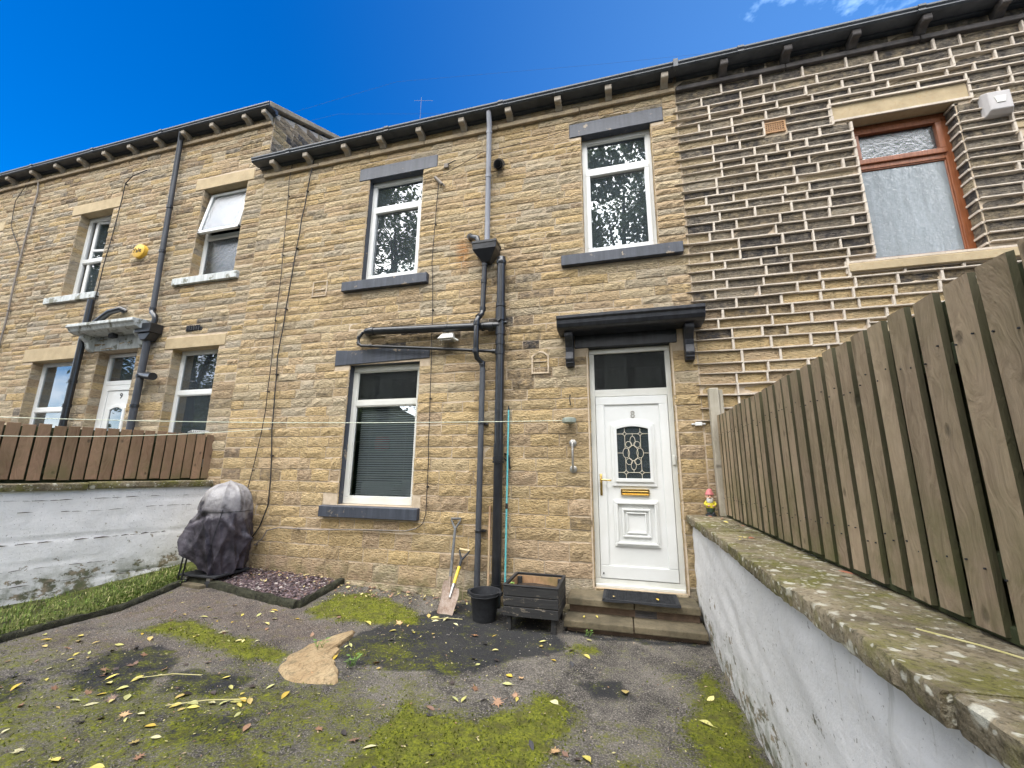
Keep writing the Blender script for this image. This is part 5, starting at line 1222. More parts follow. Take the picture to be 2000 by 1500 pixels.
w_, h_ = .115, .135; m_ = MB().add([(c.x-w_, 0, c.z-h_), (c.x+w_, 0, c.z-h_), (c.x+w_, 0, c.z+h_), (c.x-w_, 0, c.z+h_), (c.x-w_*.97, -.05, c.z-h_), (c.x+w_*.97, -.05, c.z-h_), (c.x+w_*.97, -.05, c.z+h_), (c.x-w_*.97, -.05, c.z+h_), (c.x-w_*.8, -.10, c.z-h_*.75), (c.x+w_*.8, -.10, c.z-h_*.75), (c.x+w_*.8, -.10, c.z+h_*.8), (c.x-w_*.8, -.10, c.z+h_*.8)],
     [(0, 1, 5, 4), (1, 2, 6, 5), (2, 3, 7, 6), (3, 0, 4, 7), (4, 5, 9, 8), (5, 6, 10, 9), (6, 7, 11, 10), (7, 4, 8, 11), (8, 9, 10, 11), (0, 3, 2, 1)])
m_.build('cover', mottled('pale_grey_plastic', (.42, .40, .39), (.48, .46, .45), 5, .5, 0, .001), t, bevel=.006); MB().prism([(c.x-.05, c.z+.05), (c.x+.05, c.z+.05), (c.x+.035, c.z-.03), (c.x-.035, c.z-.03)], -.106, -.098, 'y').build('emblem', M['cream'], t, bevel=.002)
t = thing('junction_box', 'small light grey junction box on the wall between door and fence', 'junction box', (.81, -.02, 1.98)); bx('box', M['white'], t, .775, .845, -.045, -.01, 1.975, 2.015, .004); bx('cable_stub', M['white'], t, .74, .88, -.03, -.012, 1.988, 2.002, .003)
t = MB().tube([(-.565, 0, 2.36), (-.567, -.03, 2.36), (-.57, -.035, 2.32), (-.563, -.03, 2.24)], .006, 6).build('wall_hook', M['cable'], None); tag(t, 'small rusty black hook on the wall above the clothesline reel', 'hook')
t = MB().tube([P(-1.37, 1.68, 0), P(-1.32, 1.66, -.05), P(-1.31, 1.60, -.06), P(-1.30, 1.50, -.04)], .010, 6).tube([P(-1.37, 1.62, 0), P(-1.34, 1.60, -.05), P(-1.30, 1.63, -.05)], .008, 6).build('pole_holder', M['cable'], None, smooth=True); tag(t, 'small rusty tool holder on the wall beside the soil stack', 'hook')
t = MB().lathe((-3.36, .5, 1.74), [(.05, 0), (.10, .02), (.11, .12), (.09, .2), (.03, .22)], 14).build('red_jar', mottled('red_glaze', (.45, .03, .05), (.5, .05, .06), 5, .4, 0, .001), None, smooth=True); tag(t, 'red round jar seen through the left of the blind', 'jar')
bx_ = thing('kitchen_shelf', 'shelf holding a red jar seen dimly through the blind', 'shelf', (-3.3, .5, 1.7)); bx('shelf_board', M['white'], bx_, -3.6, -2.7, .42, .62, 1.72, 1.738, .002)
# ------------------------------------------------------------------ blinds and kitchen things behind the lower window
t = thing('venetian_blind', 'grey venetian blind behind the lower left window pane', 'blind', (-3.1, .25, 1.1))
b0 = None
for k in range(40):
    z = 1.125+k*.0310
    if b0 is None: b0 = MB().obox((-3.105, .25, z), (.455, 0, 0), (0, .0078, .0110), (0, -.0008, .0006)).build('slat', M['blind'], t); zb0 = z
    else: o = b0.copy(); C.objects.link(o); o.location = b0.location+Vector((0, 0, z-zb0))
MB().box(-3.56, -2.65, .23, .27, 2.365, 2.40).build('head_rail', M['blind'], t); MB().tube([(-3.4, .25, 1.1), (-3.4, .25, 2.36)], .0015, 4).tube([(-2.85, .25, 1.1), (-2.85, .25, 2.36)], .0015, 4).build('cord', M['blind'], t)
t = thing('kitchen_appliance', 'pale boxy kitchen appliance seen dimly through the blind', 'appliance', (-2.9, .6, 1.1)); bx('body', M['white'], t, -2.98, -2.70, .45, .8, .95, 1.33, .01); bx('worktop_unit', M['white'], t, -3.62, -3.10, .42, .7, .95, 1.30, .03)

# ------------------------------------------------------------------ tools, bucket, planter
t = thing('planter', 'black wooden planter box on legs left of the steps', 'planter', (-.9, -.42, 0))
px0, px1, py0, py1, pz0, pz1 = -1.17, -.635, -.685, -.165, .125, .395
rp = random.Random(4); bh = (pz1-pz0)/3
for k in range(3):
    a, b = pz0+bh*k+.003, pz0+bh*(k+1)-.003
    e = .0
    bx('board', M['planter'], t, px0, px1, py0, py0+.022, a, b, .004); bx('board', M['planter'], t, px0, px1, py1-.022, py1, a, b, .004)
    bx('board', M['planter'], t, px0+.001, px0+.022, py0+.023, py1-.023, a, b, .004); bx('board', M['planter'], t, px1-.022, px1-.001, py0+.023, py1-.023, a, b, .004)
bx('lining', M['wood_inner'], t, px0+.024, px1-.024, py1-.032, py1-.024, pz0, pz1-.012, .002); bx('lining', M['wood_inner'], t, px0+.023, px0+.030, py0+.03, py1-.034, pz0, pz1-.012, .002); bx('lining', M['wood_inner'], t, px1-.030, px1-.023, py0+.03, py1-.034, pz0, pz1-.012, .002)
MB().prism([(px0+.03, pz0+.03), (px1-.03, pz0+.03), (px1-.03, pz0+.17), (px0+.2, pz0+.19), (px0+.03, pz0+.18)], py0+.023, py1-.034, 'y').build('soil', M['soil'], t)
for x in (px0+.03, px1-.075):
    for y in (py0+.024, py1-.07): bx('leg', M['planter'], t, x, x+.045, y, y+.045, -.005, pz1-.02, .003)
fr_ = MB()
frame_bars(fr_, 0, 1, 0, 1, 0, 1, .1) if False else None
for q in ((px0-.004, px1+.004, py0-.004, py0+.026), (px0-.004, px1+.004, py1-.026, py1+.004), (px0-.004, px0+.026, py0+.027, py1-.027), (px1-.026, px1+.004, py0+.027, py1-.027)): bx('top_rail', M['planter'], t, *q, pz1, pz1+.012, .003)
wl = MB(); wl.col = (.2, .34, .08)
for k in range(10):
    a = rp.uniform(0, 6.3); p = Vector((px0+.05+rp.uniform(0, .05), py0+.06+rp.uniform(0, .05), pz1+.0)); u = Vector((math.cos(a), math.sin(a), .4))*.03; v = Vector((-math.sin(a), math.cos(a), 0))*.010
    wl.add([p, p+u*.5+v, p+u, p+u*.5-v], [(0, 1, 2, 3)])
tag(wl.build('weed', M['many'], None, attr=True, recalc=False), 'small green weed in the left corner of the planter', 'weed')

t = thing('bucket', 'black plastic builder bucket standing left of the planter', 'bucket', (-1.42, -.47, 0)); bc = (-1.425, -.475, .0)
MB().lathe(bc, [(.085, .004), (.112, .0), (.118, .02), (.148, .245), (.152, .25), (.166, .252), (.168, .275), (.160, .278), (.150, .274), (.142, .24), (.112, .03)], 24).build('body', M['rubber'], t, smooth=True)
MB().tube([(bc[0]-.165, bc[1], .262), (bc[0]-.15, bc[1]-.10, .25), (bc[0]-.06, bc[1]-.17, .245), (bc[0]+.06, bc[1]-.17, .245), (bc[0]+.15, bc[1]-.10, .25), (bc[0]+.165, bc[1], .262)], .0045, 6).build('handle', M['rubber'], t, smooth=True)
for s in (-1, 1): bx('lug', M['rubber'], t, bc[0]+s*.165-.02, bc[0]+s*.165+.02, bc[1]-.025, bc[1]+.025, .235, .275, .005)

def shovel(t, tip, top, side, bw, bl, shaft, grip, gripm, bandm=None, mblade=None, dish=.02):
    tip, top = Vector(tip), Vector(top); d = (top-tip); L = d.length; d /= L; side = Vector(side); side = (side-d*side.dot(d)).normalized(); n = d.cross(side)
    if n.y > 0: n = -n
    vs = []; fs = []; nu, nv = 8, 8
    for thick in (0, 1):
        for j in range(nv+1):
            v = j/nv; wv = bw/2*(1.0 if v < .8 else 1-.25*(v-.8)/.2)*(.9+.1*v)
            for i in range(nu+1):
                u = i/nu*2-1; lift = dish*(u*u)+.012*(1-abs(u))*max(0, v-.4)*1.5
                tipc = -.012*(1-u*u)*(v == 0)
                vs.append(tip+d*(bl*v+tipc)+side*wv*u+n*(lift-(0.004 if thick else 0)))
    W_ = nu+1; k = W_*(nv+1)
    for j in range(nv):
        for i in range(nu): a = j*W_+i; fs += [(a, a+1, a+W_+1, a+W_), (k+a, k+a+W_, k+a+W_+1, k+a+1)]
    for i in range(nu): fs += [(i, k+i, k+i+1, i+1), (nv*W_+i, nv*W_+i+1, k+nv*W_+i+1, k+nv*W_+i)]
    for j in range(nv): fs += [(j*W_, (j+1)*W_, k+(j+1)*W_, k+j*W_), (j*W_+nu, k+j*W_+nu, k+(j+1)*W_+nu, (j+1)*W_+nu)]
    MB().add(vs, fs).build('blade', mblade, t, smooth=True)
    s0 = tip+d*bl*.62+n*.012; yk = L-.115
    MB().tube([s0, tip+d*bl*1.15+n*.010], [.014, .021], 10).build('socket', M['steel'] if bandm else mblade, t, smooth=True)
    s1 = tip+d*bl*1.1+n*.010; s2 = tip+d*yk+n*.004
    MB().tube([s1, s2], [.018, .016], 10).build('shaft', shaft, t, smooth=True)
    if bandm: MB().tube([s1+(s2-s1)*.06, s1+(s2-s1)*.72], .0195, 10).build('sleeve', bandm, t, smooth=True)
    a, b = top-side*.055, top+side*.055
    MB().tube([s2, s2+d*.03-side*.02, a-d*.02, a+d*.004], [.016, .013, .011, .010], 8).tube([s2, s2+d*.03+side*.02, b-d*.02, b+d*.004], [.016, .013, .011, .010], 8).build('yoke', grip, t, smooth=True)
    MB().tube([a-side*.006, b+side*.006], .0135, 10).build('grip', gripm, t, smooth=True)
M['blade_rust'] = mottled('rusty_muddy_blade', (.20, .13, .09), (.36, .29, .24), 14, .8, .4, .004, fine=(.52, .47, .42))
M['handle_grey'] = mottled('weathered_grey_handle', (.09, .095, .10), (.17, .17, .165), 18, .7, .2, .003)
M['yellow_sleeve'] = mottled('yellow_plastic_sleeve', (.62, .45, .04), (.70, .52, .08), 9, .45, .05, .002)
M['grip_black'] = mottled('black_grip', (.02, .022, .025), (.04, .042, .045), 14, .6, .05, .002); M['grip_cream'] = mottled('worn_cream_grip', (.5, .4, .22), (.6, .5, .32), 14, .6, .05, .002)
t = thing('shovel', 'long old shovel with dull grey handle leaning on the wall behind a yellow shafted one', 'shovel', (-1.93, -.2, 0), 'shovels leaning on the wall')
shovel(t, (-1.90, -.30, .005), (-1.945, -.045, .915), (1, 0, 0), .175, .28, M['handle_grey'], M['handle_grey'], M['handle_grey'], mblade=M['blade_rust'])
t = thing('shovel', 'short shovel with yellow shaft and black handle leaning in front of a longer grey one', 'shovel', (-1.83, -.3, 0), 'shovels leaning on the wall')
shovel(t, (-1.86, -.47, .004), (-1.815, -.075, .575), (1, .12, 0), .19, .27, M['grip_black'], M['grip_black'], M['grip_cream'], M['yellow_sleeve'], mblade=M['blade_rust'])
bm_ = MB().tube([P(-1.545, .0, -.24)+Vector((0, 0, .02)), P(-1.54, 1.07, -.03)], [.0135, .0125], 10).build('broom_handle', M['wood_pale'], None, smooth=True); tag(bm_, 'plain wooden broom handle leaning between the drainpipe and the soil stack', 'broom handle')
t = thing('cleaning_pole', 'long turquoise pole with black tip standing beside the soil stack', 'pole', (-1.31, -.08, 0))
turq = mottled('turquoise_plastic', (.10, .42, .45), (.16, .50, .53), 12, .4, .05, .002)
p0, p1 = P(-1.345, .0, -.10), P(-1.325, 2.21, -.04); MB().tube([p0, p1], .011, 10).build('shaft', turq, t, smooth=True); MB().tube([p1, p1+(p1-p0).normalized()*.05], [.013, .008], 10).build('tip', M['rubber'], t, smooth=True); pm_ = p0+(p1-p0)*.47; MB().tube([pm_, pm_+(p1-p0).normalized()*.06], .0145, 10).build('joint', M['rubber'], t, smooth=True)

# ------------------------------------------------------------------ covered barbecue
bq = thing('barbecue', 'barbecue under a loose faded charcoal grey cover in the left corner', 'barbecue', (-4.98, -.42, .13))
bc = Vector((-5.03, -.375, 0)); gzb = .12
def cover_pt(th, v):
    # v 0 at the peak, 1 at the hem; the skirt is pulled out over a side handle towards 229 degrees
    left = max(0, math.cos(th-4.0)); right = max(0, math.cos(th-.85)); rdg = lambda t: (1-abs(math.sin(t)))**1.6
    if v < .42:
        u = v/.42; r = .300*math.sin(u*PI/2*.97)**.72; z = 1.285-.29*(1-math.cos(u*PI/2))-.045*u
        r *= 1+.055*(rdg(4.5*th+1)-.35)*u; z += .02*math.exp(-(u/.08)**2)+.022*(rdg(4.5*th+1)-.35)*math.sin(u*PI)
    else:
        u = (v-.42)/.58
        hem = .20+.30*left**5+.02*math.sin(3*th); z0 = .945; z = z0+(hem-z0)*u
        r = .300+.040*math.sin(u*PI*.9)-.03*u+.150*(left**10)*math.sin(min(1, u*1.1)*PI/2)**1.8
        fold = .040*(rdg(2.5*th-1.6*u+.4)-.38)+.042*(rdg(3.5*th+2.4*u+1.3)-.38)+.026*(rdg(6.5*th-2.5*u)-.38)+.03*ns(th*1.4, u*1.5, 1.7, 4)
        r += fold*min(1, u*1.8+.15)
        r -= .045*math.exp(-((th-5.15-.5*(u-.5))/.08)**2)*min(1, u*2)
        r += .035*math.exp(-((u-.25-.22*math.sin(2*th+1))/.06)**2)*math.sin(2*th+2)
        z += .015*math.sin(5*th+1)*u**2
    return bc+Vector((r*math.cos(th), r*math.sin(th), z))
nth, nv = 168, 84; vs = [bc+Vector((0, 0, 1.318))]; fs = []
for j in range(1, nv+1):
    for i in range(nth):
        th = 2*PI*i/nth; p = cover_pt(th, j/nv); q = .006*ns(th*3, j*.2, 1.0, 3)+.004*ns(th*9, j*.5, 1.0, 5); d = (p-bc); d.z = 0
        vs.append(p+(d.normalized()*q if d.length > 1e-5 else d))
for i in range(nth): fs.append((0, 1+i, 1+(i+1) % nth))
for j in range(nv-1):
    for i in range(nth): a = 1+j*nth+i; b = 1+j*nth+(i+1) % nth; fs.append((a, a+nth, b+nth, b))
def cover_mat():
    m, nt = newmat('faded_barbecue_cover'); pos = geo(nt); z = nd(nt, 'SeparateXYZ', {0: pos}).outputs[2]
    n = noise(nt, pos, 4.5, 6, .6); f = noise(nt, pos, 120, 2)
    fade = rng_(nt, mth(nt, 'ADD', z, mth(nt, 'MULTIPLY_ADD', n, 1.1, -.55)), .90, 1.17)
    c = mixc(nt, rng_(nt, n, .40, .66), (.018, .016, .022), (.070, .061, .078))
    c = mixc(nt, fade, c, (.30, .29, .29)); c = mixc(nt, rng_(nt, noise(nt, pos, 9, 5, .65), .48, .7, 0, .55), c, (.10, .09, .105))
    cr = noise(nt, vscale(nt, pos, (1, 1, .45)), 11, 5, .6)
    return finish(m, nt, c, .48, mth(nt, 'ADD', mth(nt, 'ADD', n, mth(nt, 'MULTIPLY', cr, .7)), mth(nt, 'MULTIPLY', f, .05)), .6, .03, spec=.4)
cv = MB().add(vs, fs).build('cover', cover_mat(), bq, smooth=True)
sm_ = MB().tube([cover_pt(2*PI*i/60, .425)+Vector((math.cos(2*PI*i/60)*.004, math.sin(2*PI*i/60)*.004, 0)) for i in range(61)], .0035, 4); sm_.build('seam', M['rubber'], cv)
MB().tube([cover_pt(5.45-.35*k/14, .40+.5*k/14)+Vector((0, -.005, 0)) for k in range(15)], .004, 4).build('zip', M['rubber'], cv)
for x, y in ((-5.36, -.62), (-5.25, -.66), (-5.30, -.2)): MB().tube([(x, y, gzb-.02), (x+.03, y+.02, .52)], .010, 8).build('leg', M['black'], bq, smooth=True)
MB().box(-5.32, -4.76, -.64, -.15, gzb+.06, gzb+.085).build('base_tray', M['rubber'], bq, bevel=.005)
for x, y in ((-5.24, -.62), (-4.87, -.62), (-4.82, -.16)):
    cs_ = MB().box(x-.03, x+.03, y-.012, y+.03, gzb+.02, gzb+.075).build('castor_fork', M['steel'], bq, bevel=.008)
    MB().lathe((x, y-.025, gzb-.005), [(.012, 0), (.036, .004), (.038, .022), (.012, .026)], 14, 'y').build('wheel', M['rubber'], cs_, smooth=True)
t = thing('paving_slab', 'flat mossy slab under the covered barbecue', 'slab', (-5.1, -.35, .1)); sl_ = [(-5.38, -.66), (-4.90, -.70), (-4.62, -.10), (-5.2, -.04)]
MB().add([(x, y, .05) for x, y in sl_]+[(x, y, .112) for x, y in sl_], [(0, 3, 2, 1), (4, 5, 6, 7), (0, 1, 5, 4), (1, 2, 6, 5), (2, 3, 7, 6), (3, 0, 4, 7)]).build('slab', M['step'], t, bevel=.006)

# ------------------------------------------------------------------ garden gnome on the wall
gn = thing('garden_gnome', 'small garden gnome with pink hat, white beard and yellow top on the wall end', 'gnome', (.845, -.10, 1.06)); gx, gy, g0 = .845, -.095, 1.055
def gmat(n, c, r=.5): return mottled(n, c, tuple(k*.8 for k in c), 30, r, .1, .002)
GB, GY, GS, GW, GP = gmat('gnome_black', (.03, .035, .04)), gmat('gnome_yellow', (.70, .60, .05)), gmat('gnome_skin', (.62, .36, .24)), gmat('gnome_white', (.78, .76, .70)), gmat('gnome_pink', (.60, .20, .20))
MB().lathe((gx, gy, g0), [(.050, 0), (.054, .008), (.048, .016)], 16).build('base', GB, gn, smooth=True)
for s in (-1, 1): MB().ball((gx+s*.020, gy-.016, g0+.026), (.019, .031, .014)).build('boot', GB, gn, smooth=True)
MB().lathe((gx, gy, g0+.02), [(.030, 0), (.036, .02), (.041, .05), (.040, .062)], 16).build('trousers', gmat('gnome_dark_green', (.05, .08, .05)), gn, smooth=True)
MB().lathe((gx, gy, g0+.078), [(.041, 0), (.043, .02), (.040, .05), (.030, .072), (.018, .08)], 16).build('tunic', GY, gn, smooth=True)
for s in (-1, 1):
    ar = MB().tube([(gx+s*.033, gy, g0+.140), (gx+s*.051, gy-.008, g0+.115), (gx+s*.030, gy-.040, g0+.098)], [.013, .014, .011], 8).build('arm', GY, gn, smooth=True); MB().ball((gx+s*.022, gy-.045, g0+.098), .011).build('hand', GS, ar, smooth=True)
hd_ = MB().ball((gx-.003, gy-.004, g0+.186), (.036, .035, .036), 14, 10).ball((gx-.005, gy-.043, g0+.183), .011).ball((gx+.033, gy, g0+.185), (.006, .009, .011)).ball((gx-.039, gy, g0+.185), (.006, .009, .011)).build('head', GS, gn, smooth=True)
for s in (-1, 1): MB().ball((gx-.003+s*.014, gy-.035, g0+.196), (.005, .003, .006)).build('eye', GB, hd_, smooth=True)
MB().add([], []).ball((gx-.004, gy-.024, g0+.150), (.033, .022, .034), 12, 8).ball((gx-.02, gy-.034, g0+.172), (.016, .010, .008)).ball((gx+.012, gy-.034, g0+.172), (.016, .010, .008)).build('beard', GW, gn, smooth=True)
MB().lathe((gx, gy, g0+.203), [(.039, 0), (.043, .006), (.038, .02), (.027, .042), (.012, .058), (.004, .064)], 16).ball((gx+.016, gy, g0+.255), (.013, .013, .011)).build('hat', GP, gn, smooth=True)

# ------------------------------------------------------------------ fallen leaves and litter
def leaf_mesh(kind, seed):
    r = random.Random(seed); vs = []; fs = []
    if kind == 'oval':
        n = 7; prof = [0, .55, .9, 1, .85, .5, 0]; w_ = r.uniform(.17, .26); curl = r.uniform(-.25, .35); bend = r.uniform(-.12, .12)
        for i in range(n):
            t_ = i/(n-1); x = t_-.5
            for s in (-1, 0, 1): vs.append((x, s*w_*prof[i]+bend*math.sin(t_*PI), .08*abs(s)*prof[i]*(1+curl)+curl*.35*(x*x)))
        for i in range(n-1):
            for s in (0, 1): a = i*3+s; fs.append((a, a+1, a+4, a+3))
        vs += [(-.5, -.012, 0), (-.5, .012, 0), (-.78, .02, .03), (-.78, .0, .03)]; k = len(vs)-4; fs.append((k, k+1, k+2, k+3))
    else:
        n = 20; vs.append((0, 0, .02))
        for i in range(n):
            a = 2*PI*i/n; rr_ = (.5 if i % 4 == 0 else (.34 if i % 2 == 0 else .21))*(.75 if 7 < i < 13 else 1)*r.uniform(.85, 1.12)
            vs.append((rr_*math.cos(a), rr_*math.sin(a), r.uniform(-.02, .16)*rr_*2))
        for i in range(n): fs.append((0, 1+i, 1+(i+1) % n))
        vs += [(-.2, -.012, .02), (-.2, .012, .02), (-.62, .05, .05), (-.62, .03, .05)]; k = len(vs)-4; fs.append((k, k+1, k+2, k+3))
    me = bpy.data.meshes.new('fallen_leaf'); me.from_pydata(vs, [], fs); me.materials.append(M['leaf']); me.polygons.foreach_set('use_smooth', [True]*len(fs)); return me
LM = {'oval': [leaf_mesh('oval', k) for k in range(7)], 'maple': [leaf_mesh('maple', 40+k) for k in range(5)]}
WHERE = (('on the dark stain at the left', -3.75, -2.2), ('in the bottom left corner', -3.7, -2.95), ('beside the long pale stalk', -3.1, -2.2), ('beside the stalk with leaflets', -2.65, -2.45), ('at the bottom left of centre', -2.4, -2.9), ('on the olive moss left of centre', -1.9, -2.3), ('on the red brown tarmac', -4.4, -1.8), ('by the sawn stump', -2.35, -1.6), ('near the gravel bed kerb', -4.1, -.95), ('along the grass kerb', -4.9, -1.9), ('in front of the planter and bucket', -1.2, -.95), ('at the foot of the steps', 0, -.85), ('by the green moss strip', -3.5, -1.6), ('on the dark tarmac patch', -1.5, -1.4), ('in the left foreground', -3.3, -2.7), ('in the mossy middle foreground', -1.4, -2.5), ('beside the right wall', .3, -1.8), ('near the shovels', -2.1, -.6))
WHAT = {'yellow': 'narrow yellow leaf lying', 'brown': 'brown dry leaf lying', 'orange': 'lobed orange leaf lying', 'dark': 'dark rotting leaf lying', 'wall': 'fallen leaf on the right wall coping', 'bits': 'pale yellow leaf scrap at the foot of the house wall'}
def leaf_label(tone, kind, x, y):
    if tone in ('wall', 'bits'): return WHAT[tone], WHAT[tone].replace('leaf', 'leaves')
    w_ = min(WHERE, key=lambda q: math.hypot(x-q[1], y-q[2]))[0]; a_ = WHAT[tone] if not (tone == 'yellow' and kind == 'maple') else 'broad lobed yellow leaf lying'
    return a_+' '+w_, a_.replace('leaf lying', 'leaves')+' '+w_
rl = random.Random(21)
def leaf(x, y, kind, size, tone, z=None, tilt=.25):
    me = rl.choice(LM[kind]); o = bpy.data.objects.new('fallen_leaf', me); C.objects.link(o)
    put(o, (x, y, (gz(x, y) if z is None else z)+.007+size*.04)); o.rotation_euler = (rl.uniform(-tilt, tilt), rl.uniform(-tilt, tilt), rl.uniform(0, 6.3)); s = size; o.scale = (s, s, s*rl.uniform(.6, 1.3))
    k = rl.uniform(.8, 1.15)
    c = {'yellow': rl.choice(((.62, .52, .12), (.66, .58, .22), (.55, .52, .17), (.60, .42, .06), (.50, .50, .20), (.58, .54, .30), (.48, .36, .12))), 'brown': rl.choice(((.26, .14, .08), (.34, .20, .12), (.22, .13, .09))), 'orange': rl.choice(((.60, .30, .13), (.56, .36, .18))), 'dark': rl.choice(((.035, .03, .03), (.06, .045, .04), (.05, .05, .055))), 'wall': rl.choice(((.6, .5, .14), (.42, .16, .09), (.3, .17, .1))), 'bits': (.6, .54, .2)}[tone]
    o.color = (c[0]*k, c[1]*k, c[2]*k, 1); lab_, grp_ = leaf_label(tone, kind, x, y); tag(o, lab_, 'leaf', grp_); return o
nl = 0
while nl < 120:
    x, y = rl.uniform(-5.15, -.1), rl.uniform(-3.25, -.5)
    d = (.95 if x < -2.3 else .20) if y < -1.2 else (.6 if x < -2.6 else .25)
    if y > -.75 and x > -3.3 and x < -.6: d = .15
    if x > -1.25 and y > -.75: continue
    if -5.3 < x < -3.4 and y > -.85: continue
    if rl.random() > d*(.55+1.5*ns(x, y, 1.5, 2)): continue
    leaf(x, y, 'oval', rl.uniform(.035, .08), 'yellow'); nl += 1
for k in range(60):
    x, y = rl.uniform(-5.1, -.2), rl.uniform(-3.2, -.85); leaf(x, y, rl.choice(('oval', 'maple')), rl.uniform(.05, .085), rl.choice(('brown', 'dark', 'dark', 'brown')), tilt=.5)
for k in range(22):
    x, y = rl.uniform(-4.6, -3.0), rl.uniform(-2.9, -2.0); leaf(x, y, 'maple', rl.uniform(.05, .085), rl.choice(('dark', 'brown')), tilt=.5)
for x, y, s, tn in ((-.42, -2.27, .11, 'orange'), (-1.37, -.90, .10, 'orange'), (-2.65, -2.82, .085, 'yellow'), (-3.17, -3.03, .08, 'yellow'), (-2.23, -1.94, .11, 'orange'), (-2.17, -.85, .10, 'orange'), (-1.52, -2.47, .09, 'brown'), (-2.5, -2.9, .08, 'brown'), (-3.0, -2.65, .08, 'orange'), (-1.05, -1.78, .08, 'brown'), (-.85, -1.9, .11, 'brown'), (-.78, -1.55, .07, 'orange')): leaf(x, y, 'maple', s, tn)
for x, y, s in ((-.04, -1.53, .10), (-.36, -.70, .06), (.0, -.36-.05, .045), (-1.78, -.62, .09), (-1.9, -.62, .09), (-1.98, -.6, .08), (-1.86, -.7, .07), (-2.3, -1.62, .09), (-2.45, -.95, .1), (-1.2, -.85, .05), (-.75, -.95, .06), (.42, -1.75, .09), (.5, -1.45, .07), (-.6, -1.2, .05), (-1.1, -1.15, .06)): leaf(x, y, 'oval', s, 'yellow')
leaf(-.42, -.45, 'oval', .06, 'yellow', .106); leaf(-.3, -.42, 'oval', .045, 'yellow', .106); leaf(-.14, -.30, 'oval', .05, 'yellow', .266, .1); leaf(.27, -.28, 'oval', .05, 'yellow', .266, .1)
for x, y, s, tn in ((.80, -.30, .06, 'wall'), (.86, -.55, .06, 'wall'), (.88, -.42, .05, 'wall'), (.84, -.75, .07, 'wall'), (.90, -.86, .06, 'wall'), (.92, -.95, .05, 'wall'), (.75, -1.62, .08, 'wall'), (.80, -1.66, .07, 'wall'), (.72, -1.70, .05, 'wall'), (.93, -2.55, .06, 'wall')): leaf(x, y, 'oval' if rl.random() < .7 else 'maple', s, tn, 1.058, .15)
for k in range(14): leaf(rl.uniform(-3.3, -1.75), rl.uniform(-.4, -.05), 'oval', rl.uniform(.03, .055), 'bits', tilt=.6)
bits = MB()
for k in range(3000):
    x, y = rl.uniform(-5.1, .6), rl.uniform(-3.2, -.05)
    if rl.random() > (.9 if x < -1.8 else .45): continue
    s = rl.uniform(.004, .013); a = rl.uniform(0, 6.3); z = gz(x, y)+.008; c = rl.choice(((.5, .45, .2), (.25, .15, .09), (.05, .04, .035), (.4, .3, .2), (.09, .07, .05))); bits.col = c
    u = Vector((math.cos(a), math.sin(a), rl.uniform(-.3, .3)))*s; v = Vector((-math.sin(a), math.cos(a), rl.uniform(-.3, .3)))*s*.45; p = Vector((x, y, z+s*.25)); bits.add([p-u, p+v, p+u, p-v], [(0, 1, 2, 3)])
for k in range(500):                                                    # litter at the foot of the house wall and in the chippings
    x, y = rl.uniform(-4.9, -1.75), -rl.random()**2*.35-.03; s = rl.uniform(.008, .025); a = rl.uniform(0, 6.3); z = gz(x, y)+.012+(.03 if x < -3.45 else 0); bits.col = rl.choice(((.24, .14, .09), (.32, .2, .13), (.1, .07, .05), (.5, .42, .2)))
    u = Vector((math.cos(a), math.sin(a), rl.uniform(-.5, .5)))*s; v = Vector((-math.sin(a), math.cos(a), rl.uniform(-.6, .6)))*s*.5; p = Vector((x, y, z+s*.3)); bits.add([p-u, p+v, p+u, p-v], [(0, 1, 2, 3)])
bits.build('leaf_litter', M['many'], None, attr=True, kind='stuff', recalc=False)
def twig(label, pts, r=.003, col='rope'): tag(MB().tube(pts, r, 5).build('leaf_stalk', M['twig'], None), label, 'stalk')
M['twig'] = mottled('pale_leaf_stalk', (.50, .45, .18), (.6, .54, .28), 30, .8, .1, .001)
twig('long pale yellow leaf stalk lying on the left of the yard', [(-3.42, -2.33, .02), (-3.2, -2.22, .03), (-3.0, -2.17, .025)]); twig('pale leaf stalk with yellow leaflets in the middle of the yard', [(-2.85, -2.52, .02), (-2.65, -2.42, .03), (-2.42, -2.33, .025)])
twig('pale yellow stalk lying on the right wall coping near the camera', [(.78, -3.28, 1.07), (.85, -3.40, 1.078), (.95, -3.52, 1.07)], .0022); twig('pale stalk lying at the foot of the short shovel', [(-1.92, -.66, .015), (-1.78, -.62, .03), (-1.62, -.58, .02)])
for k in range(7): leaf(-2.8+.4*k/6+rl.uniform(-.02, .02), -2.5+.17*k/6+rl.uniform(-.03, .03), 'oval', .07, 'yellow')
# green shoots by the stump
def shoots(label, x, y, n, h, sd):
    r = random.Random(sd); mb = MB()
    for k in range(n):
        a = r.uniform(0, 6.3); L = r.uniform(.5, 1)*h; b = Vector((x+r.uniform(-.03, .03), y+r.uniform(-.03, .03), gz(x, y)+.01)); tp = b+Vector((math.cos(a)*L*.5, math.sin(a)*L*.5, L)); g_ = r.uniform(.8, 1.2); mb.col = (.12*g_, .22*g_, .045*g_)
        mb.tube([b, tp], .0018, 4); ls_ = L*.55; u = Vector((math.cos(a), math.sin(a), .2))*ls_; v = Vector((-math.sin(a), math.cos(a), 0))*ls_*.33
        mb.col = (.15*g_, .25*g_, .06*g_); mb.add([tp, tp+u*.35+v, tp+u*.75+v*.7, tp+u, tp+u*.75-v*.7, tp+u*.35-v], [(0, 1, 2, 3), (0, 3, 4, 5)])
    tag(mb.build('sapling_shoot', M['many'], None, attr=True, recalc=False), label, 'shoot')
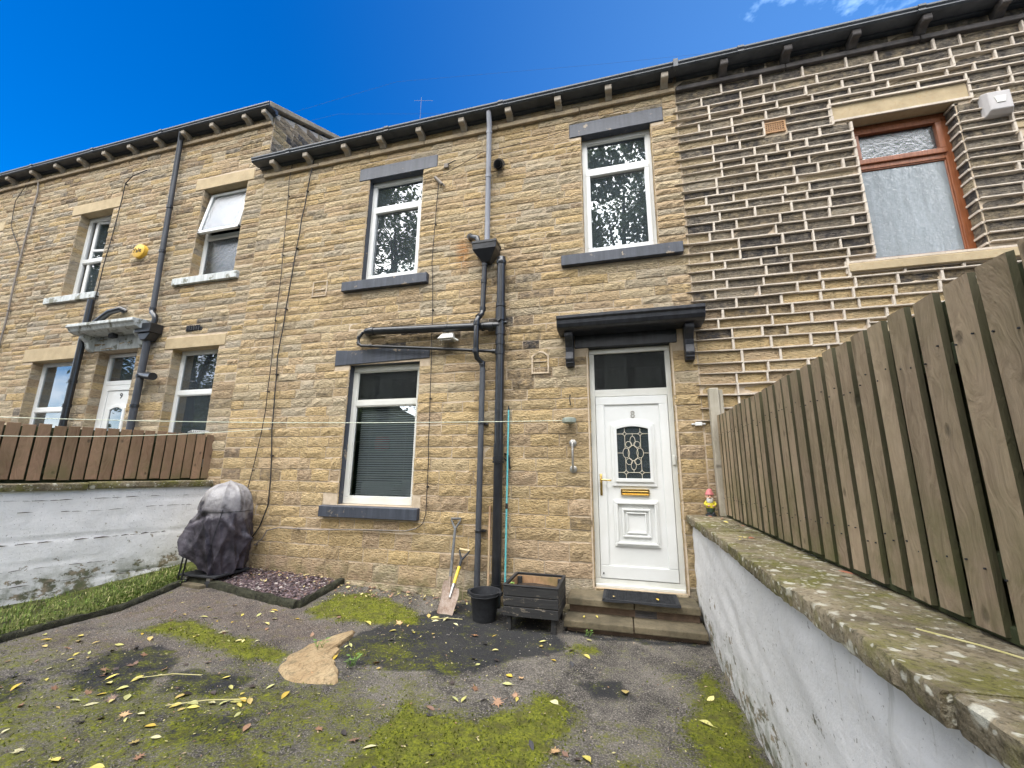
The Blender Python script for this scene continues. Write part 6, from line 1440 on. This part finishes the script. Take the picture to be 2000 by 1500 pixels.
shoots('green leafy shoot at the upper left edge of the sawn stump', -2.52, -1.55, 7, .09, 1); shoots('green leafy shoots and grass at the right edge of the sawn stump', -2.08, -1.72, 14, .065, 2); shoots('tiny green weed at the foot of the steps', -.38, -.62, 8, .05, 3)

# ------------------------------------------------------------------ trees across the lane behind the camera, seen in the window panes
M['bark'] = mottled('tree_bark', (.06, .05, .04), (.13, .11, .09), 6, .95, .6, .03)
m, nt = newmat('tree_leaves')
c_ = nd(nt, 'Attribute', attribute_name='col').outputs['Color']
nt.links.new(nd(nt, 'MixShader', {0: .45, 1: nd(nt, 'BsdfDiffuse', {'Color': c_}).outputs[0], 2: nd(nt, 'BsdfTranslucent', {'Color': c_}).outputs[0]}).outputs[0], nd(nt, 'OutputMaterial').inputs[0])
M['tree_leaf'] = m
def crown_mesh(seed, n, R, Hh):
    r = random.Random(seed); mb = MB(); cl_ = []
    for k in range(26):
        a, e = r.uniform(0, 6.3), r.uniform(-.5, 1); q = r.uniform(.35, 1); cl_.append((Vector((math.cos(a)*R*q*(1-.4*max(0, e)), math.sin(a)*R*q*(1-.4*max(0, e)), Hh*.5*e)), r.uniform(.9, 1.7)))
    for k in range(n):
        c, s = r.choice(cl_); d = Vector((r.gauss(0, 1), r.gauss(0, 1), r.gauss(0, .8))).normalized()*s*r.random()**.4; p = c+d; a = r.uniform(0, 6.3); t_ = r.uniform(-1, 1); L = r.uniform(.075, .15)
        u = Vector((math.cos(a), math.sin(a), t_)).normalized()*L; v = u.cross(Vector((r.uniform(-1, 1), r.uniform(-1, 1), 1))).normalized()*L*.5; g_ = r.uniform(.6, 1.3); mb.col = (.14*g_, .18*g_, .10*g_); mb.add([p-u, p+v, p+u, p-v], [(0, 1, 2, 3)])
    return mb
tr0 = None; rt = random.Random(2)
for i, (x, y, s, lab) in enumerate(((-34, -20, 1.3, 'leafy tree across the lane, leftmost of the row behind the camera'), (-28, -22, 1.4, 'tall leafy tree across the lane, second from the left of the row'), (-22, -20, 1.25, 'leafy tree across the lane, third from the left of the row'), (-16, -20, 1.5, 'very tall leafy tree across the lane reflected in the kitchen window'), (-10, -21, 1.3, 'leafy tree across the lane, fifth from the left of the row'), (-4.5, -22, 1.3, 'leafy tree across the lane facing the drainpipes'), (.8, -20, 1.5, 'very tall leafy tree across the lane directly facing the front door'), (6.5, -22, 1.25, 'leafy tree across the lane facing the soot blackened house'), (12, -21, 1.35, 'leafy tree across the lane, second from the right of the row'), (17.5, -20, 1.45, 'tall leafy tree across the lane, rightmost of the row'))):
    if tr0 is None:
        tr0 = thing('broadleaf_tree', lab, 'tree', (0, 0, 0), 'trees across the lane')
        MB().tube([(0, 0, -.1), (.1, 0, 3), (-.1, .1, 8), (.1, 0, 13)], [.34, .27, .18, .05], 10).tube([(0, 0, 5), (1.6, .4, 8), (2.6, .8, 10)], [.13, .09, .03], 7).tube([(0, .1, 6), (-1.6, -.4, 9), (-2.4, -.8, 11)], [.12, .08, .03], 7).build('trunk', M['bark'], tr0, smooth=True)
        cm_ = crown_mesh(3, 26000, 4.2, 13); cm_.v = [(a, b, c+8.2) for a, b, c in cm_.v]; cm_.build('crown', M['tree_leaf'], tr0, attr=True, recalc=False); tt = tr0
    else:
        tt = tr0.copy(); C.objects.link(tt); tt['label'] = lab
        for ch in tr0.children: c_ = ch.copy(); C.objects.link(c_); c_.parent = tt
    tt.location = (x, y, 0); tt.scale = (s, s, s); tt.rotation_euler = (0, 0, i*1.3)
hm = MB()
for k in range(36000):
    x = rt.uniform(-44, 26); z = rt.random()**.8*4.6*(.8+.4*ns(x, 0, .5)); y = -15.5+rt.uniform(-1, 1); p = Vector((x, y, z)); a = rt.uniform(0, 6.3); L = rt.uniform(.14, .26); u = Vector((math.cos(a), math.sin(a), rt.uniform(-1, 1))).normalized()*L; v = u.cross(Vector((rt.uniform(-1, 1), 1, rt.uniform(-1, 1)))).normalized()*L*.5; g_ = rt.uniform(.6, 1.3); hm.col = (.05*g_, .085*g_, .022*g_); hm.add([p-u, p+v, p+u, p-v], [(0, 1, 2, 3)])
tag(hm.build('hedge', M['tree_leaf'], None, attr=True, recalc=False), 'dark green hedge along the lane behind the camera', 'hedge')
hs = MB(); vs = []; fs = []  # unseen slope added so no bright horizon sky shows in the panes
for j in range(9):
    for i in range(41):
        x = -80+3.6*i; y = -25-4*j; vs.append((x, y, -.2+1.5*j+1.2*j*ns(x, y, .05)+.5*ns(x, y, .3)))
for j in range(8):
    for i in range(40): a = j*41+i; fs.append((a, a+41, a+42, a+1))
hs.add(vs, fs).build('hillside', mottled('wooded_bank', (.015, .022, .008), (.05, .07, .02), .8, .95, .8, .3), None, kind='structure', recalc=False)
